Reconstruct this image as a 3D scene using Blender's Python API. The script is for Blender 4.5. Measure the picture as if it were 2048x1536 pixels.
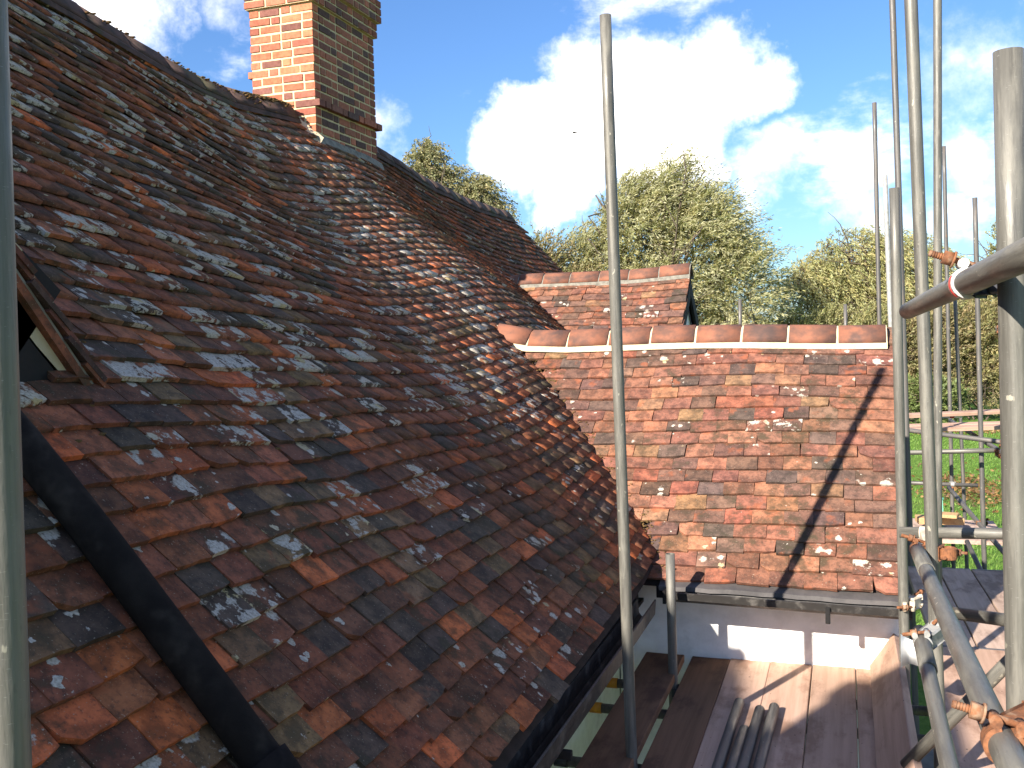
import bpy, bmesh, math, random
import numpy as np
from mathutils import Vector, Matrix

random.seed(7)
RNG = np.random.default_rng(11)
rad = math.radians
for o in list(bpy.data.objects):
    bpy.data.objects.remove(o)
scene = bpy.context.scene
COL = scene.collection

# ------------------------------------------------------------------ camera
CAM_RIGHT = Vector((0.9460, 0.3232, -0.0279))
CAM_UP = Vector((0.0110, 0.0546, 0.9984))
CAM_FWD = Vector((-0.3240, 0.9447, -0.0481))
CAM_LOC = Vector((0, 0, 3.85))
cd = bpy.data.cameras.new('camera')
cd.sensor_width = 36.0
cd.lens = 1950 / 2048 * 36.0
cd.clip_start = 0.05
cd.clip_end = 2000
cam = bpy.data.objects.new('camera', cd)
COL.objects.link(cam)
rm = Matrix((CAM_RIGHT, CAM_UP, -CAM_FWD)).transposed()
cam.matrix_world = Matrix.Translation(CAM_LOC) @ rm.to_4x4()
scene.camera = cam

# ------------------------------------------------------------------ light
SUN_AZ, SUN_EL = rad(24.0), rad(29.3)          # light travels towards (+sin az, +cos az)
SUN_STRENGTH = 5.0
SKY_STRENGTH = 0.13
EXPOSURE = 1.42
to_sun = Vector((-math.sin(SUN_AZ) * math.cos(SUN_EL), -math.cos(SUN_AZ) * math.cos(SUN_EL), math.sin(SUN_EL)))

world = bpy.data.worlds.new('World')
scene.world = world
world.use_nodes = True
wn, wl = world.node_tree.nodes, world.node_tree.links
wn.clear()


def N(tree, typ, **kw):
    n = tree.nodes.new(typ)
    for k, v in kw.items():
        if k == 'inp':
            for kk, vv in v.items():
                n.inputs[kk].default_value = vv
        else:
            setattr(n, k, v)
    return n


wt = world.node_tree
sky = N(wt, 'ShaderNodeTexSky', sky_type='NISHITA', sun_disc=False, sun_elevation=SUN_EL)
sky.sun_rotation = math.atan2(to_sun.x, to_sun.y)
sky.air_density = 1.15
sky.dust_density = 0.6
sky.ozone_density = 2.0
sky.altitude = 50
tc = N(wt, 'ShaderNodeTexCoord')
nrm = N(wt, 'ShaderNodeVectorMath', operation='NORMALIZE')
wl.new(tc.outputs['Generated'], nrm.inputs[0])
DIR = nrm.outputs[0]
# domain warp so cloud outlines billow
nw = N(wt, 'ShaderNodeTexNoise', noise_dimensions='3D', inp={'Scale': 9.0, 'Detail': 6.0, 'Roughness': 0.62})
wl.new(DIR, nw.inputs['Vector'])
ws = N(wt, 'ShaderNodeVectorMath', operation='SUBTRACT')
ws.inputs[1].default_value = (0.5, 0.5, 0.5)
wl.new(nw.outputs['Color'], ws.inputs[0])
wm = N(wt, 'ShaderNodeVectorMath', operation='SCALE')
wm.inputs['Scale'].default_value = 0.13
wl.new(ws.outputs[0], wm.inputs[0])
wa = N(wt, 'ShaderNodeVectorMath', operation='ADD')
wl.new(DIR, wa.inputs[0])
wl.new(wm.outputs[0], wa.inputs[1])
WDIR = wa.outputs[0]


def wmath(op, a, b=None, clamp=False):
    m = N(wt, 'ShaderNodeMath', operation=op)
    m.use_clamp = clamp
    for i, v in enumerate((a, b)):
        if v is None:
            continue
        if isinstance(v, (int, float)):
            m.inputs[i].default_value = v
        else:
            wl.new(v, m.inputs[i])
    return m.outputs[0]


# cumulus heads: (direction, angular radius in radians, weight)
heads = [((-0.211, 0.951, 0.224), 0.092, 1.0), ((-0.295, 0.937, 0.185), 0.069, 1.0), ((-0.161, 0.968, 0.193), 0.087, 1.0),
         ((-0.111, 0.963, 0.245), 0.069, 0.85), ((-0.256, 0.934, 0.249), 0.046, 0.5), ((-0.272, 0.946, 0.150), 0.055, 0.9),
         ((-0.050, 0.984, 0.165), 0.046, 0.52), ((-0.078, 0.986, 0.140), 0.037, 0.48), ((0.112, 0.969, 0.221), 0.092, 0.34),
         ((-0.605, 0.730, 0.305), 0.078, 0.75), ((-0.430, 0.878, 0.205), 0.046, 0.42), ((0.03, 0.993, 0.105), 0.064, 0.48),
         ((0.13, 0.980, 0.140), 0.064, 0.45), ((-0.520, 0.790, 0.330), 0.055, 0.45)]
dens = None
for c, r_, w_ in heads:
    dn = N(wt, 'ShaderNodeVectorMath', operation='DISTANCE')
    wl.new(WDIR, dn.inputs[0])
    dn.inputs[1].default_value = Vector(c).normalized()
    q = wmath('MULTIPLY', dn.outputs['Value'], 1.0 / r_)
    g = wmath('SUBTRACT', 1.0, q, True)
    g = wmath('MULTIPLY', wmath('POWER', g, 0.6), w_)
    dens = g if dens is None else wmath('MAXIMUM', dens, g)
# scattered fair-weather cloud everywhere else
nb = N(wt, 'ShaderNodeTexNoise', noise_dimensions='3D', inp={'Scale': 3.2, 'Detail': 7.0, 'Roughness': 0.6})
mpg = N(wt, 'ShaderNodeMapping')
mpg.inputs['Scale'].default_value = (1, 1, 2.2)
mpg.inputs['Location'].default_value = (3.1, 0.4, 1.7)
wl.new(DIR, mpg.inputs['Vector'])
wl.new(mpg.outputs[0], nb.inputs['Vector'])
amb = wmath('MULTIPLY', wmath('SUBTRACT', nb.outputs['Fac'], 0.47, True), 4.2, True)
dens = wmath('MAXIMUM', dens, wmath('MULTIPLY', amb, 0.68))
nd = N(wt, 'ShaderNodeTexNoise', noise_dimensions='3D', inp={'Scale': 16.0, 'Detail': 8.0, 'Roughness': 0.65})
wl.new(DIR, nd.inputs['Vector'])
dens = wmath('ADD', dens, wmath('MULTIPLY', wmath('SUBTRACT', nd.outputs['Fac'], 0.5), 0.55))
ramp = N(wt, 'ShaderNodeMapRange', interpolation_type='SMOOTHSTEP', inp={'From Min': 0.16, 'From Max': 0.80, 'To Min': 0.0, 'To Max': 1.0})
wl.new(dens, ramp.inputs['Value'])
mixc = N(wt, 'ShaderNodeMix', data_type='RGBA')
wl.new(ramp.outputs[0], mixc.inputs['Factor'])
gain = N(wt, 'ShaderNodeMix', data_type='RGBA', blend_type='MULTIPLY')
gain.inputs['Factor'].default_value = 1.0
gain.inputs['B'].default_value = (0.275, 0.392, 0.570, 1)
wl.new(sky.outputs[0], gain.inputs['A'])
wl.new(gain.outputs['Result'], mixc.inputs['A'])
mixc.inputs['B'].default_value = (8.9, 8.4, 7.9, 1)
bg = N(wt, 'ShaderNodeBackground', inp={'Strength': SKY_STRENGTH})
wl.new(mixc.outputs['Result'], bg.inputs['Color'])
wo = N(wt, 'ShaderNodeOutputWorld')
wl.new(bg.outputs[0], wo.inputs[0])

sd = bpy.data.lights.new('sun', 'SUN')
sd.energy = SUN_STRENGTH
sd.angle = rad(0.53)
sd.color = (1.0, 0.93, 0.82)
sun = bpy.data.objects.new('sun', sd)
COL.objects.link(sun)
sun.rotation_euler = to_sun.to_track_quat('Z', 'Y').to_euler()
sun.location = (-8, -18, 20)

vs = scene.view_settings
vs.view_transform = 'Standard'
vs.look = 'None'
vs.exposure = EXPOSURE
vs.gamma = 1.0
vs.use_curve_mapping = False
scene.cycles.max_bounces = 6
scene.cycles.transparent_max_bounces = 8


# ------------------------------------------------------------------ materials
def mat(name, rough=0.8, metallic=0.0, spec=0.4):
    m = bpy.data.materials.new(name)
    m.use_nodes = True
    t = m.node_tree
    b = t.nodes['Principled BSDF']
    b.inputs['Roughness'].default_value = rough
    b.inputs['Metallic'].default_value = metallic
    b.inputs['Specular IOR Level'].default_value = spec
    return m, t, b


def mth(t, op, a, b=None, clamp=False):
    m = t.nodes.new('ShaderNodeMath')
    m.operation = op
    m.use_clamp = clamp
    for i, v in enumerate((a, b)):
        if v is None:
            continue
        if isinstance(v, (int, float)):
            m.inputs[i].default_value = v
        else:
            t.links.new(v, m.inputs[i])
    return m.outputs[0]


def noise(t, vec, scale, detail=4.0, rough=0.55, out='Fac'):
    n = t.nodes.new('ShaderNodeTexNoise')
    n.inputs['Scale'].default_value = scale
    n.inputs['Detail'].default_value = detail
    n.inputs['Roughness'].default_value = rough
    if vec is not None:
        t.links.new(vec, n.inputs['Vector'])
    return n.outputs[out]


def ss(t, val, lo, hi, a=0.0, b=1.0):
    n = t.nodes.new('ShaderNodeMapRange')
    n.interpolation_type = 'SMOOTHSTEP'
    t.links.new(val, n.inputs['Value'])
    for k, v in (('From Min', lo), ('From Max', hi), ('To Min', a), ('To Max', b)):
        if isinstance(v, (int, float)):
            n.inputs[k].default_value = v
        else:
            t.links.new(v, n.inputs[k])
    return n.outputs[0]


def mix(t, fac, a, b, blend='MIX'):
    n = t.nodes.new('ShaderNodeMix')
    n.data_type = 'RGBA'
    n.blend_type = blend
    for k, v in (('Factor', fac), ('A', a), ('B', b)):
        if isinstance(v, (int, float)):
            n.inputs[k].default_value = v
        elif isinstance(v, tuple):
            n.inputs[k].default_value = v if len(v) == 4 else v + (1.0,)
        else:
            t.links.new(v, n.inputs[k])
    return n.outputs['Result']


def vmul(t, v, s):
    n = t.nodes.new('ShaderNodeVectorMath')
    n.operation = 'MULTIPLY'
    t.links.new(v, n.inputs[0])
    n.inputs[1].default_value = s
    return n.outputs[0]


def vadd(t, a, b):
    n = t.nodes.new('ShaderNodeVectorMath')
    n.operation = 'ADD'
    t.links.new(a, n.inputs[0])
    t.links.new(b, n.inputs[1])
    return n.outputs[0]


def bump(t, b, h, strength=0.5, dist=0.01):
    n = t.nodes.new('ShaderNodeBump')
    n.inputs['Strength'].default_value = strength
    n.inputs['Distance'].default_value = dist
    t.links.new(h, n.inputs['Height'])
    t.links.new(n.outputs[0], b.inputs['Normal'])


def position(t):
    return t.nodes.new('ShaderNodeNewGeometry').outputs['Position']


def tile_mat(name, per_object):
    """clay tile: base colour and lichen amount come per tile (object colour, or colour attribute on the joined field)"""
    m, t, b = mat(name, 0.88, 0, 0.25)
    if per_object:
        n = t.nodes.new('ShaderNodeObjectInfo')
        colr, lich = n.outputs['Color'], n.outputs['Alpha']
    else:
        n = t.nodes.new('ShaderNodeVertexColor')
        n.layer_name = 'tile_colour'
        colr, lich = n.outputs['Color'], n.outputs['Alpha']
    sep = t.nodes.new('ShaderNodeSeparateColor')
    t.links.new(colr, sep.inputs[0])
    seed = mth(t, 'ADD', mth(t, 'MULTIPLY', sep.outputs[0], 917.3), mth(t, 'MULTIPLY', sep.outputs[2], 611.7))
    cmb = t.nodes.new('ShaderNodeCombineXYZ')
    t.links.new(seed, cmb.inputs[0])
    t.links.new(mth(t, 'MULTIPLY', seed, 0.37), cmb.inputs[1])
    pos = position(t)
    p = vadd(t, pos, cmb.outputs[0])
    n1 = noise(t, p, 14, 5, 0.65)
    n2 = noise(t, p, 70, 4, 0.7)
    n3 = noise(t, pos, 2.6, 3, 0.55)
    # firing / weather mottling
    c = mix(t, ss(t, n1, 0.34, 0.64, 0.0, 0.92), colr, mix(t, 1.0, colr, (0.38, 0.40, 0.44, 1), 'MULTIPLY'))
    c = mix(t, ss(t, n2, 0.50, 0.72, 0.0, 0.62), c, (0.032, 0.025, 0.021, 1))
    # orange clay breaking through the weathered skin
    n4 = noise(t, p, 9, 3, 0.5)
    c = mix(t, ss(t, n4, 0.60, 0.72, 0.0, 0.55), c, (0.30, 0.085, 0.035, 1))
    # brown algae on patches of roof
    c = mix(t, ss(t, mth(t, 'MULTIPLY', n3, n1), 0.26, 0.42, 0.0, 0.6), c, (0.060, 0.050, 0.026, 1))
    # grey crustose lichen: lobed rosettes, ragged plates and small round spots
    ln = noise(t, p, 20, 7, 0.68)
    th = mth(t, 'SUBTRACT', 0.80, mth(t, 'MULTIPLY', lich, 0.36))
    plate = ss(t, ln, th, mth(t, 'ADD', th, 0.05))
    vr = t.nodes.new('ShaderNodeTexVoronoi')
    vr.inputs['Scale'].default_value = 11
    t.links.new(mix(t, 0.055, p, noise(t, p, 34, 5, 0.7, 'Color'), 'ADD'), vr.inputs['Vector'])
    sr = t.nodes.new('ShaderNodeSeparateColor')
    t.links.new(vr.outputs['Color'], sr.inputs[0])
    rad_r = mth(t, 'MULTIPLY', ss(t, sr.outputs[0], 0.25, 1.0, 0.10, 0.62), ss(t, lich, 0.22, 0.65, 0.0, 1.0))
    ros = ss(t, mth(t, 'SUBTRACT', rad_r, vr.outputs['Distance']), 0.0, 0.10)
    ros = mth(t, 'MULTIPLY', ros, ss(t, noise(t, p, 75, 4, 0.7), 0.30, 0.44))
    plate = mth(t, 'MAXIMUM', plate, ros)
    v = t.nodes.new('ShaderNodeTexVoronoi')
    v.inputs['Scale'].default_value = 21
    v.inputs['Randomness'].default_value = 1.0
    jit = mix(t, 0.03, p, noise(t, p, 45, 3, 0.6, 'Color'), 'ADD')
    t.links.new(jit, v.inputs['Vector'])
    sc = t.nodes.new('ShaderNodeSeparateColor')
    t.links.new(v.outputs['Color'], sc.inputs[0])
    rr = mth(t, 'MULTIPLY', ss(t, sc.outputs[0], 0.60, 1.0, 0.0, 0.46), ss(t, lich, 0.03, 0.45, 0.12, 1.0))
    spot = ss(t, mth(t, 'SUBTRACT', rr, v.outputs['Distance']), 0.0, 0.06)
    lm = mth(t, 'MAXIMUM', plate, spot)
    spk = noise(t, p, 150, 2, 0.5)
    c = mix(t, ss(t, spk, 0.66, 0.72, 0.0, 0.5), c, (0.36, 0.30, 0.22, 1))
    lcol = mix(t, ss(t, noise(t, p, 120, 2), 0.35, 0.75), (0.49, 0.43, 0.355, 1), (0.27, 0.235, 0.190, 1))
    lcol = mix(t, ss(t, sc.outputs[1], 0.90, 0.97, 0.0, 0.55), lcol, (0.42, 0.30, 0.07, 1))
    c = mix(t, lm, c, lcol)
    t.links.new(c, b.inputs['Base Color'])
    h = mth(t, 'ADD', mth(t, 'MULTIPLY', n2, 0.6), mth(t, 'ADD', mth(t, 'MULTIPLY', n1, 0.8), mth(t, 'MULTIPLY', lm, 0.35)))
    bump(t, b, h, 0.55, 0.006)
    return m


M_TILE = tile_mat('clay_tile_single', True)
M_TILEF = tile_mat('clay_tile_field', False)


def simple(name, c1, c2, scale=8, rough=0.85, bumpd=0.004, detail=5, lo=0.35, hi=0.7, metallic=0.0, spec=0.35, stretch=None, c3=None, obj=False):
    m, t, b = mat(name, rough, metallic, spec)
    if obj:
        p = t.nodes.new('ShaderNodeTexCoord').outputs['Object']
        oi = t.nodes.new('ShaderNodeObjectInfo')
        cmb = t.nodes.new('ShaderNodeCombineXYZ')
        t.links.new(mth(t, 'MULTIPLY', oi.outputs['Random'], 57.0), cmb.inputs[0])
        t.links.new(mth(t, 'MULTIPLY', oi.outputs['Random'], 31.0), cmb.inputs[1])
        if stretch:
            p = vmul(t, p, stretch)
        p = vadd(t, p, cmb.outputs[0])
    else:
        p = position(t)
        if stretch:
            p = vmul(t, p, stretch)
    n1 = noise(t, p, scale, detail, 0.62)
    c = mix(t, ss(t, n1, lo, hi), c1 + (1,), c2 + (1,))
    if c3:
        n3 = noise(t, p, scale * 0.35, 4, 0.6)
        c = mix(t, ss(t, n3, 0.52, 0.68, 0, 0.85), c, c3 + (1,))
    t.links.new(c, b.inputs['Base Color'])
    n2 = noise(t, p, scale * 5, 3, 0.6)
    if bumpd:
        bump(t, b, mth(t, 'ADD', n1, mth(t, 'MULTIPLY', n2, 0.5)), 0.5, bumpd)
    r = ss(t, n1, 0.3, 0.7, rough - 0.1, min(1.0, rough + 0.1))
    t.links.new(r, b.inputs['Roughness'])
    return m


M_RIDGE = simple('ridge_clay', (0.25, 0.098, 0.056), (0.125, 0.064, 0.047), 9, 0.85, 0.004, c3=(0.065, 0.045, 0.040), obj=True)
M_RIDGE_OLD = simple('ridge_clay_mossy', (0.10, 0.055, 0.045), (0.045, 0.035, 0.03), 9, 0.92, 0.008, c3=(0.07, 0.065, 0.035))
M_MORTAR = simple('lime_mortar', (0.62, 0.50, 0.33), (0.46, 0.36, 0.24), 25, 0.95, 0.004)
M_MORTAR_GREY = simple('weathered_mortar', (0.24, 0.22, 0.18), (0.13, 0.12, 0.10), 18, 0.95, 0.006)
M_POINT = simple('brick_pointing', (0.62, 0.50, 0.29), (0.50, 0.40, 0.24), 30, 0.95, 0.003)
M_UNDER = simple('roof_underlay', (0.035, 0.022, 0.018), (0.02, 0.015, 0.012), 10, 0.95, 0)
M_RENDER = simple('white_render', (0.86, 0.84, 0.81), (0.74, 0.72, 0.69), 9, 0.9, 0.004, c3=(0.62, 0.60, 0.56))
M_BLACK = simple('black_paint', (0.014, 0.013, 0.013), (0.024, 0.021, 0.020), 9, 0.7, 0.002, spec=0.15)
M_PIPE = simple('black_pipe', (0.013, 0.0105, 0.0095), (0.022, 0.018, 0.016), 14, 0.9, 0.004, c3=(0.045, 0.036, 0.030), spec=0.06)
M_GUTTER = simple('black_gutter', (0.03, 0.027, 0.025), (0.10, 0.09, 0.08), 14, 0.5, 0.003, lo=0.5, hi=0.72)
M_LEAD = simple('eaves_lead', (0.085, 0.075, 0.072), (0.05, 0.045, 0.045), 7, 0.6, 0.003)
M_MOSS = simple('moss', (0.11, 0.075, 0.030), (0.15, 0.080, 0.036), 40, 1.0, 0.01, spec=0.1)
def galv_mat(name, c1, c2, c3, rust):
    """weathered galvanised tube: lengthwise streaks, fine scratches, pale cement splashes, rust flecks"""
    m, t, b = mat(name, 0.5, 0.25, 0.5)
    tc_ = t.nodes.new('ShaderNodeTexCoord').outputs['Object']
    oi = t.nodes.new('ShaderNodeObjectInfo')
    cmb = t.nodes.new('ShaderNodeCombineXYZ')
    t.links.new(mth(t, 'MULTIPLY', oi.outputs['Random'], 57.0), cmb.inputs[0])
    t.links.new(mth(t, 'MULTIPLY', oi.outputs['Random'], 31.0), cmb.inputs[2])
    p = vadd(t, tc_, cmb.outputs[0])
    streak = noise(t, vmul(t, p, (60, 60, 2.2)), 1.0, 5, 0.65)
    blot = noise(t, vmul(t, p, (30, 30, 5)), 1.0, 5, 0.65)
    fine = noise(t, vmul(t, p, (220, 220, 30)), 1.0, 3, 0.6)
    c = mix(t, ss(t, streak, 0.32, 0.68), c1 + (1,), c2 + (1,))
    c = mix(t, ss(t, blot, 0.48, 0.70, 0, 0.8), c, c3 + (1,))
    c = mix(t, ss(t, fine, 0.60, 0.72, 0, 0.45), c, (0.08, 0.072, 0.062, 1))
    sp = noise(t, vmul(t, p, (45, 45, 22)), 1.0, 3, 0.5)
    c = mix(t, ss(t, sp, 0.70, 0.735, 0, 0.85), c, (0.36, 0.33, 0.26, 1))
    rs = noise(t, vmul(t, p, (28, 28, 9)), 1.0, 6, 0.7)
    c = mix(t, ss(t, rs, rust, rust + 0.07, 0, 0.8), c, (0.20, 0.095, 0.045, 1))
    sc_ = noise(t, vmul(t, p, (90, 90, 700)), 1.0, 2, 0.5)
    c = mix(t, ss(t, sc_, 0.70, 0.74, 0, 0.35), c, (0.5, 0.48, 0.44, 1))
    t.links.new(c, b.inputs['Base Color'])
    t.links.new(ss(t, blot, 0.3, 0.7, 0.38, 0.66), b.inputs['Roughness'])
    bump(t, b, mth(t, 'ADD', fine, mth(t, 'ADD', blot, sp)), 0.35, 0.0015)
    return m


M_GALV = galv_mat('galvanised_tube', (0.160, 0.150, 0.128), (0.092, 0.086, 0.074), (0.200, 0.186, 0.155), 0.68)
M_GALV_DIM = galv_mat('dull_tube', (0.130, 0.120, 0.110), (0.080, 0.073, 0.068), (0.15, 0.122, 0.098), 0.64)
M_RUST = simple('rusty_steel', (0.235, 0.092, 0.038), (0.105, 0.045, 0.024), 60, 0.85, 0.002, c3=(0.30, 0.20, 0.13), obj=True)
M_ZINC = simple('zinc_fitting', (0.36, 0.35, 0.33), (0.24, 0.235, 0.22), 25, 0.55, 0.001, metallic=0.2)
M_STRAP = simple('pale_strap', (0.52, 0.51, 0.48), (0.40, 0.39, 0.36), 30, 0.55, 0.001)
M_CREAM = simple('cream_fitting', (0.60, 0.52, 0.40), (0.45, 0.34, 0.24), 25, 0.7, 0.002)
M_RED = simple('red_paint', (0.55, 0.05, 0.04), (0.42, 0.05, 0.04), 20, 0.5, 0)
M_ORANGE = simple('orange_cap', (0.62, 0.26, 0.02), (0.45, 0.18, 0.02), 20, 0.5, 0)
M_STEEL_DARK = simple('dark_steel_plate', (0.035, 0.035, 0.042), (0.06, 0.06, 0.07), 15, 0.5, 0.001, metallic=0.4)
M_CREAMWALL = simple('cream_plaster', (0.50, 0.42, 0.28), (0.42, 0.35, 0.23), 12, 0.9, 0.002)


def wood_mat(name, c1, c2, c3):
    m, t, b = mat(name, 0.85, 0, 0.25)
    p = t.nodes.new('ShaderNodeTexCoord').outputs['Object']
    oi = t.nodes.new('ShaderNodeObjectInfo')
    cmb = t.nodes.new('ShaderNodeCombineXYZ')
    t.links.new(mth(t, 'MULTIPLY', oi.outputs['Random'], 40.0), cmb.inputs[0])
    t.links.new(mth(t, 'MULTIPLY', oi.outputs['Random'], 23.0), cmb.inputs[1])
    p = vadd(t, p, cmb.outputs[0])
    g = noise(t, vmul(t, p, (38, 1.6, 38)), 1.0, 5, 0.6)
    s = noise(t, vmul(t, p, (5, 2.2, 5)), 1.0, 5, 0.65)
    c = mix(t, ss(t, g, 0.35, 0.68), c1 + (1,), c2 + (1,))
    c = mix(t, ss(t, s, 0.48, 0.64, 0, 0.85), c, c3 + (1,))
    sp = noise(t, vmul(t, p, (55, 40, 55)), 1.0, 2, 0.5)
    c = mix(t, ss(t, sp, 0.70, 0.76, 0, 0.8), c, (0.05, 0.035, 0.025, 1))
    tint = mix(t, oi.outputs['Random'], (0.86, 0.84, 0.82, 1), (1.08, 1.06, 1.06, 1))
    c = mix(t, 1.0, c, tint, 'MULTIPLY')
    t.links.new(c, b.inputs['Base Color'])
    bump(t, b, mth(t, 'ADD', g, mth(t, 'MULTIPLY', s, 0.5)), 0.45, 0.003)
    return m


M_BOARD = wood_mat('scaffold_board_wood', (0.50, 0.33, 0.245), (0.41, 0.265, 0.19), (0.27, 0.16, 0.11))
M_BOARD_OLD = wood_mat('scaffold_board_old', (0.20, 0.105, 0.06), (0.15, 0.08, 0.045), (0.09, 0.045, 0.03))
M_BOARD_GREY = wood_mat('scaffold_board_grey', (0.46, 0.335, 0.265), (0.37, 0.27, 0.21), (0.22, 0.15, 0.115))
M_TIMBER = wood_mat('fresh_timber', (0.50, 0.32, 0.16), (0.42, 0.26, 0.13), (0.30, 0.17, 0.09))


def brick_mat():
    m, t, b = mat('chimney_brick', 0.9, 0, 0.25)
    oi = t.nodes.new('ShaderNodeObjectInfo')
    p = position(t)
    n1 = noise(t, p, 28, 5, 0.7)
    n2 = noise(t, p, 120, 3, 0.7)
    c = mix(t, ss(t, n1, 0.35, 0.7, 0, 0.6), oi.outputs['Color'], mix(t, 1.0, oi.outputs['Color'], (0.5, 0.42, 0.42, 1), 'MULTIPLY'))
    c = mix(t, ss(t, n2, 0.62, 0.74, 0, 0.7), c, (0.05, 0.035, 0.03, 1))
    t.links.new(c, b.inputs['Base Color'])
    bump(t, b, mth(t, 'ADD', n1, n2), 0.5, 0.004)
    return m


M_BRICK = brick_mat()


def leaf_mat():
    m, t, b = mat('leaf', 0.55, 0, 0.35)
    n = t.nodes.new('ShaderNodeVertexColor')
    n.layer_name = 'leaf_colour'
    t.links.new(n.outputs['Color'], b.inputs['Base Color'])
    tr = t.nodes.new('ShaderNodeBsdfTranslucent')
    tc_ = mix(t, 1.0, n.outputs['Color'], (1.25, 1.2, 0.6, 1), 'MULTIPLY')
    t.links.new(tc_, tr.inputs['Color'])
    ms = t.nodes.new('ShaderNodeMixShader')
    ms.inputs[0].default_value = 0.35
    t.links.new(b.outputs[0], ms.inputs[1])
    t.links.new(tr.outputs[0], ms.inputs[2])
    t.links.new(ms.outputs[0], t.nodes['Material Output'].inputs['Surface'])
    return m


M_LEAF = leaf_mat()
M_BARK = simple('bark', (0.11, 0.085, 0.06), (0.06, 0.045, 0.032), 12, 0.95, 0.02)
M_TWIG = simple('twig', (0.15, 0.115, 0.07), (0.09, 0.07, 0.045), 20, 0.9, 0)


def ground_mat():
    m, t, b = mat('lawn', 0.95, 0, 0.15)
    p = position(t)
    n1 = noise(t, p, 0.35, 5, 0.6)
    n2 = noise(t, p, 5, 5, 0.65)
    n3 = noise(t, p, 60, 3, 0.6)
    c = mix(t, ss(t, n2, 0.35, 0.7), (0.095, 0.18, 0.028, 1), (0.145, 0.235, 0.042, 1))
    c = mix(t, ss(t, n3, 0.5, 0.75, 0, 0.5), c, (0.035, 0.080, 0.012, 1))
    c = mix(t, ss(t, n1, 0.58, 0.70, 0, 0.6), c, (0.14, 0.145, 0.045, 1))
    t.links.new(c, b.inputs['Base Color'])
    bump(t, b, mth(t, 'ADD', n2, n3), 0.8, 0.05)
    return m


M_GROUND = ground_mat()
M_PAVE = simple('yard_paving', (0.16, 0.15, 0.13), (0.10, 0.095, 0.085), 3, 0.95, 0.01)
M_LITTER = simple('dead_leaves', (0.20, 0.10, 0.04), (0.13, 0.065, 0.03), 30, 0.95, 0)
M_GREEN = simple('green_plastic', (0.12, 0.36, 0.26), (0.10, 0.30, 0.22), 10, 0.5, 0)
M_WHITEP = simple('white_plastic', (0.75, 0.74, 0.72), (0.65, 0.64, 0.62), 10, 0.45, 0)
M_BIRD = simple('dark_feather', (0.02, 0.018, 0.016), (0.03, 0.026, 0.024), 20, 0.7, 0)


# ------------------------------------------------------------------ object helpers
def link(o, parent=None):
    COL.objects.link(o)
    if parent is not None:
        o.parent = parent
    return o


def tag(o, label=None, cat=None, group=None, kind=None):
    if label: o['label'] = label
    if cat: o['category'] = cat
    if group: o['group'] = group
    if kind: o['kind'] = kind
    return o


def empty(name, loc=(0, 0, 0)):
    o = bpy.data.objects.new(name, None)
    o.location = loc
    o.empty_display_size = 0.1
    return link(o)


def mesh_np(name, verts, faces, m, parent=None, smooth=False, cols=None, layer=None, mats=None, midx=None):
    """faces: (n,4) or (n,3) int array"""
    verts = np.asarray(verts, np.float32)
    faces = np.asarray(faces, np.int32)
    me = bpy.data.meshes.new(name)
    k = faces.shape[1]
    me.vertices.add(len(verts))
    me.vertices.foreach_set('co', verts.ravel())
    me.loops.add(faces.size)
    me.loops.foreach_set('vertex_index', faces.ravel())
    me.polygons.add(len(faces))
    me.polygons.foreach_set('loop_start', np.arange(0, faces.size, k, dtype=np.int32))
    me.polygons.foreach_set('loop_total', np.full(len(faces), k, np.int32))
    if smooth:
        me.polygons.foreach_set('use_smooth', np.ones(len(faces), bool))
    me.update(calc_edges=True)
    if cols is not None:
        a = me.color_attributes.new(layer, 'FLOAT_COLOR', 'POINT')
        a.data.foreach_set('color', np.asarray(cols, np.float32).ravel())
    me.materials.append(m)
    o = bpy.data.objects.new(name, me)
    return link(o, parent)


def bm_obj(name, bm, m, parent=None, smooth=False):
    bmesh.ops.recalc_face_normals(bm, faces=bm.faces)
    me = bpy.data.meshes.new(name)
    bm.to_mesh(me)
    bm.free()
    if smooth:
        for p in me.polygons:
            p.use_smooth = True
    me.materials.append(m)
    o = bpy.data.objects.new(name, me)
    return link(o, parent)


def bm_box(bm, lo, hi, bevel=0.0):
    r = bmesh.ops.create_cube(bm, size=1.0)
    c = [(a + b) / 2 for a, b in zip(lo, hi)]
    s = [b - a for a, b in zip(lo, hi)]
    for v in r['verts']:
        v.co = Vector((v.co.x * s[0] + c[0], v.co.y * s[1] + c[1], v.co.z * s[2] + c[2]))
    if bevel:
        es = list({e for v in r['verts'] for e in v.link_edges})
        bmesh.ops.bevel(bm, geom=es, offset=bevel, segments=1, affect='EDGES')
    return r


def box_obj(name, lo, hi, m, parent=None, bevel=0.0):
    bm = bmesh.new()
    bm_box(bm, lo, hi, bevel)
    return bm_obj(name, bm, m, parent)


def frame_to(d):
    d = Vector(d).normalized()
    return d.to_track_quat('Z', 'Y').to_matrix()


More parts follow.
